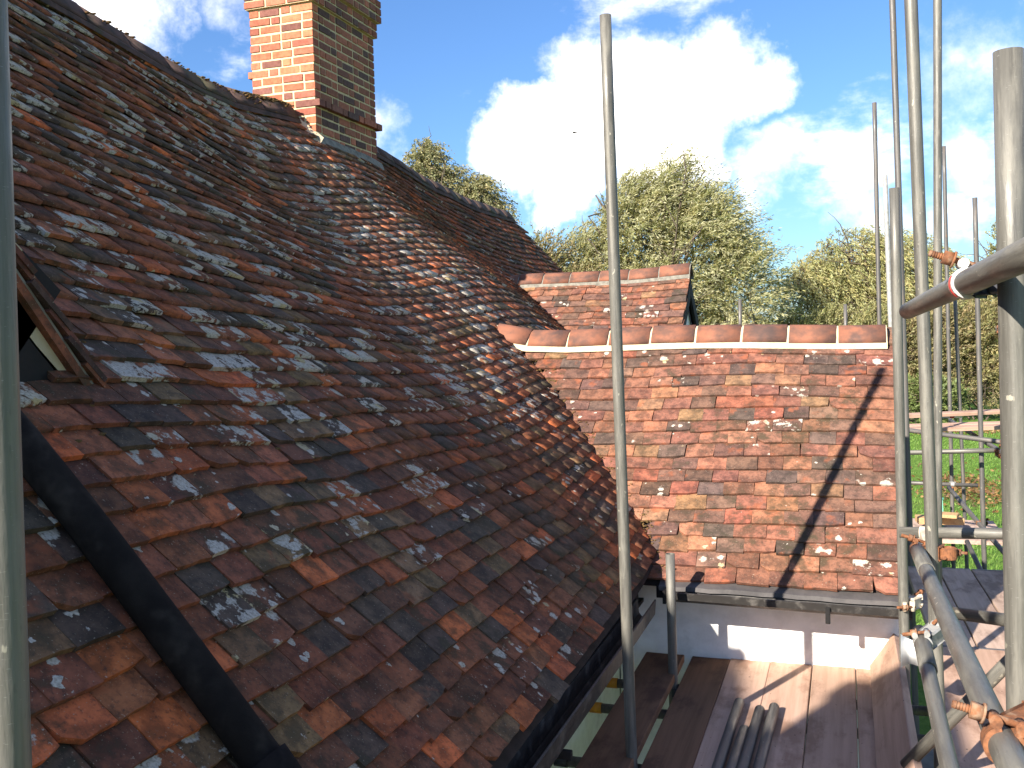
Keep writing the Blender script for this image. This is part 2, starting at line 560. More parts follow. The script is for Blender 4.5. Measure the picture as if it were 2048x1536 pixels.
def bm_tube(bm, p0, p1, r0, r1=None, seg=20, inner=None, caps=True):
    """tube p0-p1; inner radius gives an open hollow pipe"""
    if r1 is None: r1 = r0
    p0, p1 = Vector(p0), Vector(p1)
    R = frame_to(p1 - p0)

    def ring(c, r):
        return [bm.verts.new(c + R @ Vector((math.cos(a) * r, math.sin(a) * r, 0))) for a in [2 * math.pi * i / seg for i in range(seg)]]

    a, b = ring(p0, r0), ring(p1, r1)
    for i in range(seg):
        j = (i + 1) % seg
        f = bm.faces.new((a[i], a[j], b[j], b[i]))
        f.smooth = True
    if inner:
        c, d = ring(p0, inner), ring(p1, inner)
        for i in range(seg):
            j = (i + 1) % seg
            bm.faces.new((a[j], a[i], c[i], c[j]))
            bm.faces.new((b[i], b[j], d[j], d[i]))
            f = bm.faces.new((c[j], c[i], d[i], d[j]))
            f.smooth = True
    elif caps:
        bm.faces.new(list(reversed(a)))
        bm.faces.new(b)


def to_mesh(bm, name, m):
    me = bpy.data.meshes.new(name)
    bm.to_mesh(me)
    bm.free()
    me.materials.append(m)
    return me


def tube_thing(name, p0, p1, label, cat='scaffold tube', group=None, m=None, r=0.02415, sleeve=None, ring=None):
    """a scaffold tube standing at p0, hollow, local Z along the tube; optional sleeve fitting (from, to along the tube)"""
    m = m or M_GALV
    p0, p1 = Vector(p0), Vector(p1)
    Ln = (p1 - p0).length
    bm = bmesh.new()
    nseg = max(2, int(Ln / 0.35))
    # slightly dented/bowed line
    bow = random.uniform(-0.0025, 0.0025) * Ln
    seg = 22
    rings = []
    for k in range(nseg + 1):
        t = k / nseg
        off = math.sin(math.pi * t) * bow
        rr = r * (1 + random.uniform(-0.006, 0.006))
        rings.append([bm.verts.new((math.cos(2 * math.pi * i / seg) * rr + off, math.sin(2 * math.pi * i / seg) * rr, t * Ln)) for i in range(seg)])
    for k in range(nseg):
        for i in range(seg):
            j = (i + 1) % seg
            f = bm.faces.new((rings[k][i], rings[k][j], rings[k + 1][j], rings[k + 1][i]))
            f.smooth = True
    for R_, z, flip in ((rings[0], 0.0, True), (rings[-1], Ln, False)):
        inn = [bm.verts.new((math.cos(2 * math.pi * i / seg) * r * 0.83, math.sin(2 * math.pi * i / seg) * r * 0.83, z)) for i in range(seg)]
        deep = [bm.verts.new((math.cos(2 * math.pi * i / seg) * r * 0.83, math.sin(2 * math.pi * i / seg) * r * 0.83, z + (0.12 if flip else -0.12))) for i in range(seg)]
        for i in range(seg):
            j = (i + 1) % seg
            q = (R_[j], R_[i], inn[i], inn[j])
            w = (inn[j], inn[i], deep[i], deep[j])
            bm.faces.new(q if flip else tuple(reversed(q)))
            bm.faces.new(w if flip else tuple(reversed(w)))
        bm.faces.new(deep if flip else list(reversed(deep)))
    me = to_mesh(bm, name, m)
    if sleeve or ring:
        o = empty(name, p0)
        o.rotation_euler = frame_to(p1 - p0).to_euler()
        link(bpy.data.objects.new('tube', me), o)
        if sleeve:
            b2 = bmesh.new()
            bm_tube(b2, (0, 0, sleeve[0]), (0, 0, sleeve[1]), r * 1.17, r * 1.17, 22, inner=r * 1.02)
            link(bpy.data.objects.new('sleeve', to_mesh(b2, 'sleeve', m)), o)
    else:
        o = link(bpy.data.objects.new(name, me))
        o.location = p0
        o.rotation_euler = frame_to(p1 - p0).to_euler()
    tag(o, label, cat, group)
    return o


# ------------------------------------------------------------------ ground and yard
def ground():
    n = 60
    xs = np.concatenate([-np.geomspace(400, 6, 22), np.linspace(-5, 12, 30), np.geomspace(13, 400, 22)])
    ys = np.concatenate([np.linspace(-60, 10, 18), np.linspace(11, 60, 60), np.geomspace(63, 900, 20)])
    X, Y = np.meshgrid(xs, ys)
    Z = 0.05 * np.sin(X * 0.5 + 1) * np.cos(Y * 0.23) * np.clip((Y - 10) / 10, 0, 1)
    V = np.stack([X, Y, Z], -1).reshape(-1, 3)
    nx, ny = len(xs), len(ys)
    i, j = np.meshgrid(np.arange(nx - 1), np.arange(ny - 1))
    a = (j * nx + i).ravel()
    F = np.stack([a, a + 1, a + nx + 1, a + nx], -1)
    o = mesh_np('ground', V, F, M_GROUND, smooth=True)
    tag(o, kind='structure')
    p = box_obj('path', (-1.4, -6, -0.05), (2.6, 9.5, 0.06), M_PAVE)
    tag(p, kind='structure')


ground()

# ------------------------------------------------------------------ the cottage: main roof surface
EX, EZ, RX, RZ = -1.03, 2.50, -4.66, 5.85       # eaves and ridge line of the main slope
SL = math.hypot(RX - EX, RZ - EZ)
_Yn = np.array([-6, -3, 0, 2, 3, 4, 5, 5.4, 5.8, 6.2, 6.7, 7.2, 7.6, 8.0, 8.4, 8.9, 9.5, 10.5, 11.5, 12.3, 14.5])
_Un = np.array([0, .1, .25, .5, .75, 1.0])
_D = np.array([
    [0, 0, 0, 0, 0, 0, .02, .07, .10, .10, .10, .10, .10, .10, .10, .08, .03, 0, 0, 0, 0],
    [.10, .10, .10, .09, .075, .055, .045, .075, .12, .14, .15, .15, .15, .15, .14, .09, .03, -.04, -.06, -.06, -.06],
    [.42, .34, .28, .20, .14, .085, .045, .050, .075, .11, .14, .155, .16, .155, .12, .04, -.06, -.16, -.18, -.18, -.18],
    [.74, .55, .37, .23, .145, .05, -.02, -.045, -.05, -.03, .02, .075, .105, .105, .04, -.06, -.17, -.27, -.29, -.29, -.29],
    [1.3, 1.02, .62, .34, .21, .09, -.05, -.115, -.185, -.22, -.19, -.115, -.045, -.01, -.06, -.16, -.25, -.33, -.36, -.36, -.36],
    [2.0, 1.62, 1.06, .62, .44, .28, .135, .09, .04, -.015, -.045, -.01, .02, .035, .03, .0, -.05, -.17, -.235, -.26, -.24]])
_yg = np.arange(-6, 14.51, 0.05)
_ug = np.linspace(0, 1, 51)
_G = np.zeros((len(_ug), len(_yg)))
_tmp = np.array([np.interp(_yg, _Yn, row) for row in _D])
for k in range(len(_yg)):
    _G[:, k] = np.interp(_ug, _Un, _tmp[:, k])


def _smooth(a, s, axis):
    n = int(4 * s)
    kx = np.exp(-0.5 * (np.arange(-n, n + 1) / s) ** 2)
    kx /= kx.sum()
    pad = [(0, 0), (0, 0)]
    pad[axis] = (n, n)
    return np.apply_along_axis(lambda v: np.convolve(v, kx, 'valid'), axis, np.pad(a, pad, mode='edge'))


_G = _smooth(_smooth(_G, 3.6, 1), 1.6, 0)
# old rafters: small irregular waves
_G += 0.010 * np.sin(_yg[None, :] * 4.1 + 3 * _ug[:, None]) * np.sin(_ug[:, None] * 7 + _yg[None, :] * 0.9)


def roof_dev(u, y):
    u = np.clip(np.asarray(u, float), 0, 0.99999) * 50
    y = np.clip((np.asarray(y, float) + 6) / 0.05, 0, len(_yg) - 1.001)
    i, j = u.astype(int), y.astype(int)
    fu, fy = u - i, y - j
    i1 = np.minimum(i + 1, 50)
    return (_G[i, j] * (1 - fu) * (1 - fy) + _G[i1, j] * fu * (1 - fy) + _G[i, j + 1] * (1 - fu) * fy + _G[i1, j + 1] * fu * fy)


def roof_pt(u, y):
    """point on the main slope: u 0 at the eaves, 1 at the ridge"""
    u = np.asarray(u, float)
    y = np.asarray(y, float)
    return np.stack([EX + (RX - EX) * u, y + 0 * u, EZ + (RZ - EZ) * u + roof_dev(u, y)], -1)


def norm(v):
    return v / np.linalg.norm(v, axis=-1, keepdims=True)


# near wing roof (slope towards the camera) and far wing roof, as planes with a little sag
def wing_pt(x, v):
    """near wing: v 0 eaves .. 1 ridge"""
    x = np.asarray(x, float); v = np.asarray(v, float)
    z = 2.47 + 1.335 * v + 0.035 * np.clip((-x - 1.2) / 1.2, 0, 1.5) ** 2 * v + 0.012 * np.sin(x * 2.3 + 4 * v) * (0.3 + v) - 0.02 * np.clip((x + 0.5), 0, 1) * (1 - v)
    return np.stack([x + 0 * v, 5.28 + 1.57 * v + 0 * x, z], -1)


def wing2_pt(x, v):
    x = np.asarray(x, float); v = np.asarray(v, float)
    z = 3.10 + 1.385 * v + 0.012 * np.sin(x * 2.9 + 5 * v) + 0.02 * (x + 1.6) * v
    return np.stack([x + 0 * v, 8.62 + 1.58 * v + 0 * x, z], -1)


# ------------------------------------------------------------------ tiles
TW, TL, TT, GAUGE = 0.162, 0.195, 0.018, 0.102


def tile_variant(k):
    r = np.random.default_rng(100 + k)
    nx, ny = 4, 3
    w = 0.5 * (1 + r.uniform(-0.03, 0.03))
    xs = np.linspace(-w, w, nx)
    ys = np.array([0, 0.45, 1.0])
    V = []
    camb = r.uniform(0.0, 0.022)
    tilt = r.uniform(-0.025, 0.025)
    for j, yy in enumerate(ys):
        for i, xx in enumerate(xs):
            ex = 0.0
            if j == 0:
                ex = r.uniform(-0.012, 0.012)
            V.append([xx + (r.uniform(-0.01, 0.01) if j == 0 else 0), yy + ex, -camb * (xx / 0.5) ** 2 + tilt * xx])
    V = np.array(V)
    if k == 3:   # broken corner
        V[0, 1] += r.uniform(0.08, 0.16); V[0, 0] += 0.05
    if k in (4, 9):
        V[3, 1] += r.uniform(0.02, 0.06); V[3, 0] -= 0.03
    top = V.copy()
    F = []
    for j in range(ny - 1):
        for i in range(nx - 1):
            a = j * nx + i
            F.append((a, a + 1, a + nx + 1, a + nx))
    rim = [8, 4, 0, 1, 2, 3, 7, 11]
    low = V[rim].copy()
    low[:, 2] -= 1.0     # in thickness units, scaled later
    low[2:6, 1] += 0.01
    base = len(V)
    for q in range(len(rim) - 1):
        F.append((rim[q], base + q, base + q + 1, rim[q + 1]))
    is_low = np.concatenate([np.zeros(len(V)), np.ones(len(low))])
    low[:, 2] += 1.0
    V = np.concatenate([V, low])
    # scale to metres: x * TW, y * TL, z camber * TW, thickness
    out = np.stack([V[:, 0] * TW * 0.985, V[:, 1] * TL, V[:, 2] * TW - is_low * TT], -1)
    return out, np.array(F)


VARIANTS = [tile_variant(k) for k in range(12)]
VMESH = []
for k, (v, fc) in enumerate(VARIANTS):
    me = bpy.data.meshes.new('tile')
    me.from_pydata(v.tolist(), [], fc.tolist())
    me.materials.append(M_TILE)
    VMESH.append(me)


def project(P):
    d = np.asarray(P, float) - np.array(CAM_LOC)
    z = d @ np.array(CAM_FWD)
    return 1024 + 1950 * (d @ np.array(CAM_RIGHT)) / z, 768 - 1950 * (d @ np.array(CAM_UP)) / z, z


PAL_MAIN = [((0.256, 0.088, 0.043), 28), ((0.177, 0.070, 0.038), 24), ((0.109, 0.071, 0.049), 20), ((0.325, 0.108, 0.048), 11),
            ((0.467, 0.124, 0.045), 8), ((0.226, 0.127, 0.060), 12), ((0.603, 0.151, 0.050), 4)]
PAL_WING = [((0.261, 0.111, 0.067), 27), ((0.217, 0.093, 0.060), 25), ((0.302, 0.134, 0.075), 12), ((0.161, 0.082, 0.058), 18), ((0.317, 0.168, 0.088), 5),
            ((0.116, 0.073, 0.058), 11), ((0.202, 0.109, 0.074), 9), ((0.293, 0.100, 0.059), 5)]


def pick(pal, r):
    w = np.array([p[1] for p in pal], float)
    c = np.array(pal[r.choice(len(pal), p=w / w.sum())][0])
    return c * r.uniform(0.80, 1.22) * (1 + r.uniform(-0.06, 0.06, 3))


class TileField:
    def __init__(self):
        self.items = []      # (origin, ex, ey, ez, variant, rgba)

    def add(self, o, ex, ey, ez, var, rgba):
        self.items.append((o, ex, ey, ez, var, rgba))

    def build(self, roof, field_name, limit, visible=None):
        O = np.array([i[0] for i in self.items])
        px, py, pz = project(O + 0.05)
        inside = (pz > 0.1) & (px > -60) & (px < 2108) & (py > -40) & (py < 1600)
        if visible is not None:
            inside &= visible(px, py, O)
        ez = np.array([i[3] for i in self.items])
        vd = norm(np.array(CAM_LOC) - O)
        area = np.where(inside, np.clip((ez * vd).sum(-1), 0.02, 1) / np.maximum(pz, 0.2) ** 2, 0)
        order = np.argsort(-area)
        single = set(order[:limit][area[order[:limit]] > 0].tolist())
        VV, FF, CC, base = [], [], [], 0
        for q, (o, ex, ey, ez_, var, rgba) in enumerate(self.items):
            if q in single:
                ob = bpy.data.objects.new('tile', VMESH[var])
                COL.objects.link(ob)
                ob.parent = roof
                ob.matrix_basis = Matrix(((ex[0], ey[0], ez_[0], o[0]), (ex[1], ey[1], ez_[1], o[1]), (ex[2], ey[2], ez_[2], o[2]), (0, 0, 0, 1)))
                ob.color = rgba
            else:
                v, fc = VARIANTS[var]
                VV.append(o + v[:, :1] * ex + v[:, 1:2] * ey + v[:, 2:] * ez_)
                FF.append(fc + base)
                CC.append(np.tile(rgba, (len(v), 1)))
                base += len(v)
        if VV:
            ob = mesh_np(field_name, np.concatenate(VV), np.concatenate(FF), M_TILEF, roof, cols=np.concatenate(CC), layer='tile_colour')
            tag(ob, kind='stuff')


def orient(tr, up, r, tilt=5.6, yaw=1.2, roll=1.3, lift=0.0):
    """tile axes from the surface tangents: along the row and up the slope, tail kicked up by the lap"""
    ez = norm(np.cross(tr, up))
    ex = norm(tr)
    a = math.radians(r.normal(0, yaw))
    ex2 = ex * math.cos(a) + np.cross(ez, ex) * math.sin(a)
    ey = np.cross(ez, ex2)
    b = math.radians(-tilt + r.normal(0, 0.6))
    ey2 = ey * math.cos(b) + ez * math.sin(b)
    ez2 = np.cross(ex2, ey2)
    c = math.radians(r.normal(0, roll))
    ex3 = ex2 * math.cos(c) + ez2 * math.sin(c)
    ez3 = np.cross(ex3, ey2)
    return ex3, ey2, ez3


# ---- cottage root
cottage = empty('cottage', (-3.0, 4.0, 0))
tag(cottage, 'old cottage with long sagging lichen-covered clay tile roof and brick chimney', 'cottage')


def rel(o, root):
    """parent without moving"""
    o.parent = root
    o.matrix_parent_inverse = Matrix.Translation(root.location).inverted()
    return o


def main_roof():
    us = np.linspace(0, 1, 31)
    ysv = np.arange(-5.0, 13.61, 0.15)
    U, Yv = np.meshgrid(us, ysv)
    P = roof_pt(U.ravel(), Yv.ravel())
    P[:, 2] -= 0.012
    nu, ny = len(us), len(ysv)
    # back slope mirrors about the ridge
    B = P.copy()
    B[:, 0] = 2 * RX - B[:, 0]
    V = np.concatenate([P, B])
    i, j = np.meshgrid(np.arange(nu - 1), np.arange(ny - 1))
    a = (j * nu + i).ravel()
    F = np.stack([a, a + 1, a + nu + 1, a + nu], -1)
    F = np.concatenate([F, (F + len(P))[:, ::-1]])
    roof = mesh_np('main_roof', V, F, M_UNDER)
    rel(roof, cottage)
    # tiles: parents with identity world transform
    fld = TileField()
    r = np.random.default_rng(3)
    e = 0.02
    course_at = [0.02]
    while course_at[-1] < SL - 0.05:
        course_at.append(course_at[-1] + GAUGE * min(1.0, 0.80 + 0.50 * course_at[-1] / SL))
    for k, s in enumerate(course_at):
        y = -1.2 + (0.5 if k % 2 else 0.0) * TW + r.uniform(-0.02, 0.02)
        while y < 13.58:
            wv = TW * r.uniform(0.94, 1.06) * (1 - 0.11 * min(1.0, max(0.0, (3.6 - y) / 1.1)))
            yc = y + wv / 2
            y += wv
            sj = s + r.normal(0, 0.0028) + 0.007 * math.sin(yc * 3.1 + k * 0.6) + 0.004 * math.sin(yc * 7.3 + 1.1 * k)
            if r.random() < 0.015:
                sj -= r.uniform(0.01, 0.03)
            u = max(sj / SL, -0.004)
            if u > 0.995:
                continue
            p = roof_pt(u, yc)
            # skip what lies under the wing roofs
            zw = 2.47 + (p[1] - 5.28) * 0.85
            if 5.28 < p[1] < 8.5 and p[0] > -2.7 and p[2] < min(zw, 2 * 3.805 - zw + 0.02) - 0.10:
                continue
            zw2 = 3.10 + (p[1] - 8.62) * 0.848
            if 8.6 < p[1] < 11.9 and p[2] < min(zw2, 2 * 4.44 - zw2) - 0.12:
                continue
            # chimney footprint
            if -5.05 < p[0] < -4.46 and 7.70 < p[1] < 8.84:
                continue
            # dormer footprint
            if p[0] < -2.15 and 1.64 < p[1] < 2.40 and p[2] < 4.17 - abs(p[1] - 2.03) * 1.23:
                continue
            ty = (roof_pt(u, yc + e) - roof_pt(u, yc - e))
            tu = (roof_pt(min(u + e, 1), yc) - roof_pt(max(u - e, 0), yc))
            ex, ey, ez = orient(ty, tu, r, tilt=11.5, yaw=0.8, roll=0.6)
            o = p + ez * (0.045 + r.normal(0, 0.0016))
            c = pick(PAL_MAIN, r)
            # around the sunlit band the clay is painted paler, sunlight put into its colour
            sun_lift = math.exp(-((yc - 7.2) / 1.5) ** 2)
            c = c * (1 + 0.22 * sun_lift) + np.array([0.030, 0.022, 0.014]) * sun_lift
            # the stretch towards the wing has more moss and brown clay, less lichen
            far = np.clip((yc - 7.0) / 2.0, 0, 1)
            patch = 0.5 + 0.5 * math.sin(yc * 1.3 + u * 9.0) * math.sin(u * 11 - yc * 0.7)
            li = r.beta(0.80, 1.15) * (0.76 + 0.5 * patch) * (1 - 0.45 * far) * np.clip(0.45 + u * 2.2, 0.35, 1.1)
            if r.random() < 0.30:
                li *= 0.1
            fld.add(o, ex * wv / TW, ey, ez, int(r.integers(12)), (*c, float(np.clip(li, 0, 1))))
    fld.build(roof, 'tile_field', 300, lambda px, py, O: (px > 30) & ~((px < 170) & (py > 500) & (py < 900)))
    return roof


ROOF = main_roof()


# identity-parent trick: rel() keeps world = basis because of the inverse
def wing_tiles(fn, roof, x0, x1, rows, vtop, seed, palette, lo_u, keep, limit, name, lich=0.5, w_scale=1.0):
    fld = TileField()
    r = np.random.default_rng(seed)
    e = 0.02
    for k in range(rows):
        v = (k + 0.12) / rows * vtop
        x = x1 - (0.5 if k % 2 else 0.0) * TW * w_scale + r.uniform(-0.01, 0.01)
        first = True
        while x > x0:
            wv = TW * w_scale * r.uniform(0.90, 1.12) * (1.45 if (first and k % 2) else 1.0)
            if first and k % 2:
                x = x1
            first = False
            xc = x - wv / 2
            x -= wv
            vj = v + (r.normal(0, 0.0035) + 0.005 * math.sin(xc * 4 + k * 1.7)) / 2.0
            p = fn(xc, vj)
            if not keep(p):
                continue
            tx = fn(xc + e, vj) - fn(xc - e, vj)
            tu = fn(xc, min(vj + e, 1.0)) - fn(xc, max(vj - e, 0))
            ex, ey, ez = orient(tx, tu, r, tilt=8.0, yaw=1.0, roll=1.0)
            o = p + ez * (0.036 + r.normal(0, 0.0020))
            c = pick(palette, r)
            q = r.random()
            li = 0.52 * r.beta(0.6, 2.2) * lich / 0.5
            if q < 0.11:
                li = r.uniform(0.36, 0.72)
            fld.add(o, ex * wv / TW, ey, ez, int(r.integers(12)), (*c, float(li)))
    fld.build(roof, name, limit)


# ---- near wing
wing = empty('wing_extension', (-0.5, 6.8, 0))
tag(wing, 'white rendered low wing with sunlit orange clay tile roof nearest the camera', 'house wing')


def wing_roof_mesh(name, fn, x0, x1, m, root, ridge_y):
    xs = np.linspace(x0, x1, 16)
    vsv = np.linspace(0, 1, 8)
    Xg, Vg = np.meshgrid(xs, vsv)
    P = fn(Xg.ravel(), Vg.ravel())
    P[:, 2] -= 0.012
    B = P.copy()
    B[:, 1] = 2 * ridge_y - B[:, 1]
    i, j = np.meshgrid(np.arange(15), np.arange(7))
    a = (j * 16 + i).ravel()
    F = np.stack([a, a + 1, a + 17, a + 16], -1)
    F = np.concatenate([F, (F + len(P))[:, ::-1]])
    o = mesh_np(name, np.concatenate([P, B]), F, m)
    return rel(o, root)


wroof = wing_roof_mesh('wing_roof', wing_pt, -2.6, 0.27, M_UNDER, wing, 6.85)


def main_z_at(x, y):
    u = (x - EX) / (RX - EX)
    return float(roof_pt(np.clip(u, 0, 1), y)[2]) if u > 0 else -9


wing_tiles(wing_pt, wroof, -2.7, 0.285, 20, 0.985, 21, PAL_WING, 0, lambda p: p[2] > main_z_at(p[0], p[1]) - 0.05, 400, 'tile_field')


def ridge_profile(half, h, n=7, inner=0.0):
    pts = []
    for i in range(n):
        c = -1 + 2 * i / (n - 1)
        c = math.copysign(abs(c) ** 0.85, c)
        pts.append((c * (half - inner), (1 - abs(c) ** 1.75) * (h - inner)))
    return pts


def ridge_tile(name, p0, p1, half, h, m, root, th=0.016, end_up=0.0):
    """half-round ridge tile from p0 to p1 (base centre line)"""
    p0, p1 = Vector(p0), Vector(p1)
    d = (p1 - p0).normalized()
    side = Vector((-d.y, d.x, 0)).normalized()
    up = side.cross(d) * -1
    if up.z < 0: up = -up
    bm = bmesh.new()
    outer, inner = ridge_profile(half, h, 9), ridge_profile(half, h, 9, th)
    rings = []
    for p in (p0, p1):
        rings.append(([bm.verts.new(p + side * a + up * b) for a, b in outer], [bm.verts.new(p + side * a + up * b) for a, b in inner]))
    (a0, b0), (a1, b1) = rings
    for i in range(8):
        f = bm.faces.new((a0[i], a0[i + 1], a1[i + 1], a1[i])); f.smooth = True
        bm.faces.new((b0[i + 1], b0[i], b1[i], b1[i + 1]))
        bm.faces.new((a0[i + 1], a0[i], b0[i], b0[i + 1]))
        bm.faces.new((a1[i], a1[i + 1], b1[i + 1], b1[i]))
    bm.faces.new((a0[0], a1[0], b1[0], b0[0]))
    bm.faces.new((a0[8], b0[8], b1[8], a1[8]))
    bmesh.ops.recalc_face_normals(bm, faces=bm.faces)
    bmesh.ops.translate(bm, verts=bm.verts, vec=-p0)
    me = bpy.data.meshes.new(name)
    bm.to_mesh(me); bm.free()
    me.materials.append(m)
    o = bpy.data.objects.new(name, me)
    link(o)
    o.location = p0
    rel(o, root)
    return o


def ridge_run(fn_pts, half, h, m, root, mortar, joint=0.012, bed=True, seed=1):
    """row of ridge tiles through the listed base points, mortar joints and bedding as one strip"""
    r = random.Random(seed)
    for i in range(len(fn_pts) - 1):
        a, b = Vector(fn_pts[i]), Vector(fn_pts[i + 1])
        d = (b - a).normalized()
        dz = r.uniform(-0.004, 0.004)
        ridge_tile('ridge_tile', a + d * joint * 0.5 + Vector((0, 0, dz)), b - d * joint * 0.5 + Vector((0, 0, dz + r.uniform(-.004, .004))), half * r.uniform(0.98, 1.02), h * r.uniform(0.98, 1.03), m, root)
    # mortar core fills the joints
    bm = bmesh.new()
    prev = None
    for i, p in enumerate(fn_pts):
        p = Vector(p)
        q = Vector(fn_pts[min(i + 1, len(fn_pts) - 1)]) - Vector(fn_pts[max(i - 1, 0)])
        d = q.normalized()
        side = Vector((-d.y, d.x, 0)).normalized()
        up = Vector((0, 0, 1))
        prof = [(-half - 0.008, -0.042), (-half - 0.001, -0.008)] + [(a * 0.93, b * 0.93) for a, b in ridge_profile(half, h, 9)[1:-1]] + [(half + 0.001, -0.008), (half + 0.008, -0.042)]
        ring = [bm.verts.new(p + side * (a + r.uniform(-.003, .003)) + up * b) for a, b in prof]
        if prev:
            for k in range(len(ring) - 1):
                bm.faces.new((prev[k], prev[k + 1], ring[k + 1], ring[k]))
        prev = ring
    o = bm_obj('mortar_bedding', bm, mortar)
    rel(o, root)


# near wing ridge: nine tiles, lifting where it dies into the main roof
wx = [0.255, -0.052, -0.365, -0.665, -0.975, -1.285, -1.585, -1.885, -2.185, -2.46]
wz = [float(wing_pt(x, 1.0)[2]) for x in wx]
wpts = [(x, 6.85, z - 0.040 + (0.045 if i == 9 else 0) + (0.01 if i == 8 else 0)) for i, (x, z) in enumerate(zip(wx, wz))]
ridge_run(wpts, 0.142, 0.118, M_RIDGE, wing, M_MORTAR, 0.016, seed=4)

# near wing walls, eaves and gutter
def wing_body():
    bm = bmesh.new()
    # box with gable top
    x0, x1, y0, y1, zt, zr = -1.27, 0.255, 5.53, 8.17, 2.46, 3.66
    vs_ = [(x0, y0, 0), (x1, y0, 0), (x1, y1, 0), (x0, y1, 0), (x0, y0, zt), (x1, y0, zt), (x1, y1, zt), (x0, y1, zt), (x0, 6.85, zr), (x1, 6.85, zr)]
    b = [bm.verts.new(v) for v in vs_]
    for f in ((0, 1, 5, 4), (1, 2, 6, 9, 5), (2, 3, 7, 6), (3, 0, 4, 8, 7), (4, 5, 9, 8), (6, 7, 8, 9)):
        bm.faces.new([b[i] for i in f])
    rel(bm_obj('wall', bm, M_RENDER), wing)
    # lead-grey eaves strip, fascia and gutter
    bm = bmesh.new()
    n = 14
    prev = None
    for i in range(n + 1):
        x = -0.98 + (0.30 + 0.98) * i / n
        dz = -0.02 * max(0, x + 0.5) + random.uniform(-0.004, 0.004)
        ring = [bm.verts.new((x, 5.30, 2.492 + dz)), bm.verts.new((x, 5.232, 2.470 + dz)), bm.verts.new((x, 5.228, 2.448 + dz)), bm.verts.new((x, 5.245, 2.446 + dz)), bm.verts.new((x, 5.40, 2.52 + dz))]
        if prev:
            for k in range(4):
                bm.faces.new((prev[k], prev[k + 1], ring[k + 1], ring[k]))
        prev = ring
    rel(bm_obj('eaves_strip', bm, M_LEAD), wing)
    rel(box_obj('fascia', (-1.0, 5.262, 2.395), (0.295, 5.290, 2.462), M_BLACK, None, 0.003), wing)
    rel(box_obj('soffit', (-1.0, 5.293, 2.405), (0.262, 5.53, 2.425), M_BLACK), wing)
    # trough gutter, open on top
    bm = bmesh.new()
    prof = [(5.258, 2.452), (5.252, 2.42), (5.230, 2.402), (5.185, 2.402), (5.160, 2.42), (5.152, 2.458), (5.162, 2.460), (5.168, 2.425), (5.187, 2.411), (5.226, 2.411), (5.243, 2.425), (5.250, 2.452)]
    prev = None
    for i in range(11):
        x = -0.93 + (0.30 + 0.93) * i / 10
        dz = -0.022 * i / 10
        ring = [bm.verts.new((x, a, b_ + dz)) for a, b_ in prof]
        if prev:
            for k in range(len(prof)):
                kk = (k + 1) % len(prof)
                bm.faces.new((prev[k], prev[kk], ring[kk], ring[k]))
        prev = ring
    rel(bm_obj('gutter', bm, M_GUTTER), wing)
    for x in (-0.10,):
        rel(box_obj('gutter_bracket', (x - 0.012, 5.143, 2.345), (x + 0.012, 5.17, 2.43), M_BLACK, None, 0.003), wing)
    rel(box_obj('stop_end', (-0.945, 5.148, 2.395), (-0.928, 5.26, 2.464), M_BLACK), wing)


wing_body()

# ---- far wing
wing2 = empty('rear_wing', (-2.4, 10.2, 0))
tag(wing2, 'smaller orange tiled wing standing behind the near wing ridge', 'house wing')
w2roof = wing_roof_mesh('wing_roof', wing2_pt, -3.6, -1.52, M_UNDER, wing2, 10.2)
wing_tiles(wing2_pt, w2roof, -3.7, -1.50, 20, 0.985, 33, [(c if i not in (5,) else c, w) for i, (c, w) in enumerate(PAL_WING)], 0,
           lambda p: p[2] > main_z_at(p[0], p[1]) - 0.05, 300, 'tile_field')
w2x = [-1.50, -1.82, -2.14, -2.46, -2.78, -3.08, -3.36, -3.62]
w2pts = [(x, 10.2, float(wing2_pt(x, 1.0)[2]) - 0.050 - 0.008 * i * 0) for i, x in enumerate(w2x)]
ridge_run(w2pts, 0.140, 0.120, M_RIDGE, wing2, M_MORTAR_GREY, 0.014, seed=9)


def wing2_body():
    bm = bmesh.new()
    x0, x1, y0, y1, zt, zr = -3.4, -1.58, 8.85, 11.55, 3.2, 4.36
    b = [bm.verts.new(v) for v in [(x0, y0, 0), (x1, y0, 0), (x1, y1, 0), (x0, y1, 0), (x0, y0, zt), (x1, y0, zt), (x1, y1, zt), (x0, y1, zt), (x0, 10.2, zr), (x1, 10.2, zr)]]
    for f in ((0, 1, 5, 4), (1, 2, 6, 9, 5), (2, 3, 7, 6), (3, 0, 4, 8, 7)):
        bm.faces.new([b[i] for i in f])
    rel(bm_obj('wall', bm, M_RENDER), wing2)
    # verge: dark barge boards following both slopes of the gable end
    for s in (1, -1):
        bm = bmesh.new()
        pts = [(10.2, 4.40), (10.2 - s * 1.58, 3.06)]
        v = []
        for x in (-1.535, -1.510):
            for (yy, zz), dz in ((pts[0], 0), (pts[1], 0), (pts[1], -0.15), (pts[0], -0.17)):
                v.append(bm.verts.new((x, yy, zz + dz)))
        for f in ((0, 1, 2, 3), (7, 6, 5, 4), (0, 4, 5, 1), (1, 5, 6, 2), (2, 6, 7, 3), (3, 7, 4, 0)):
            bm.faces.new([v[i] for i in f])
        rel(bm_obj('bargeboard', bm, M_BLACK), wing2)


wing2_body()


# ---- cottage ridge
def ridge_top(y):
    return float(roof_pt(1.0, y)[2])


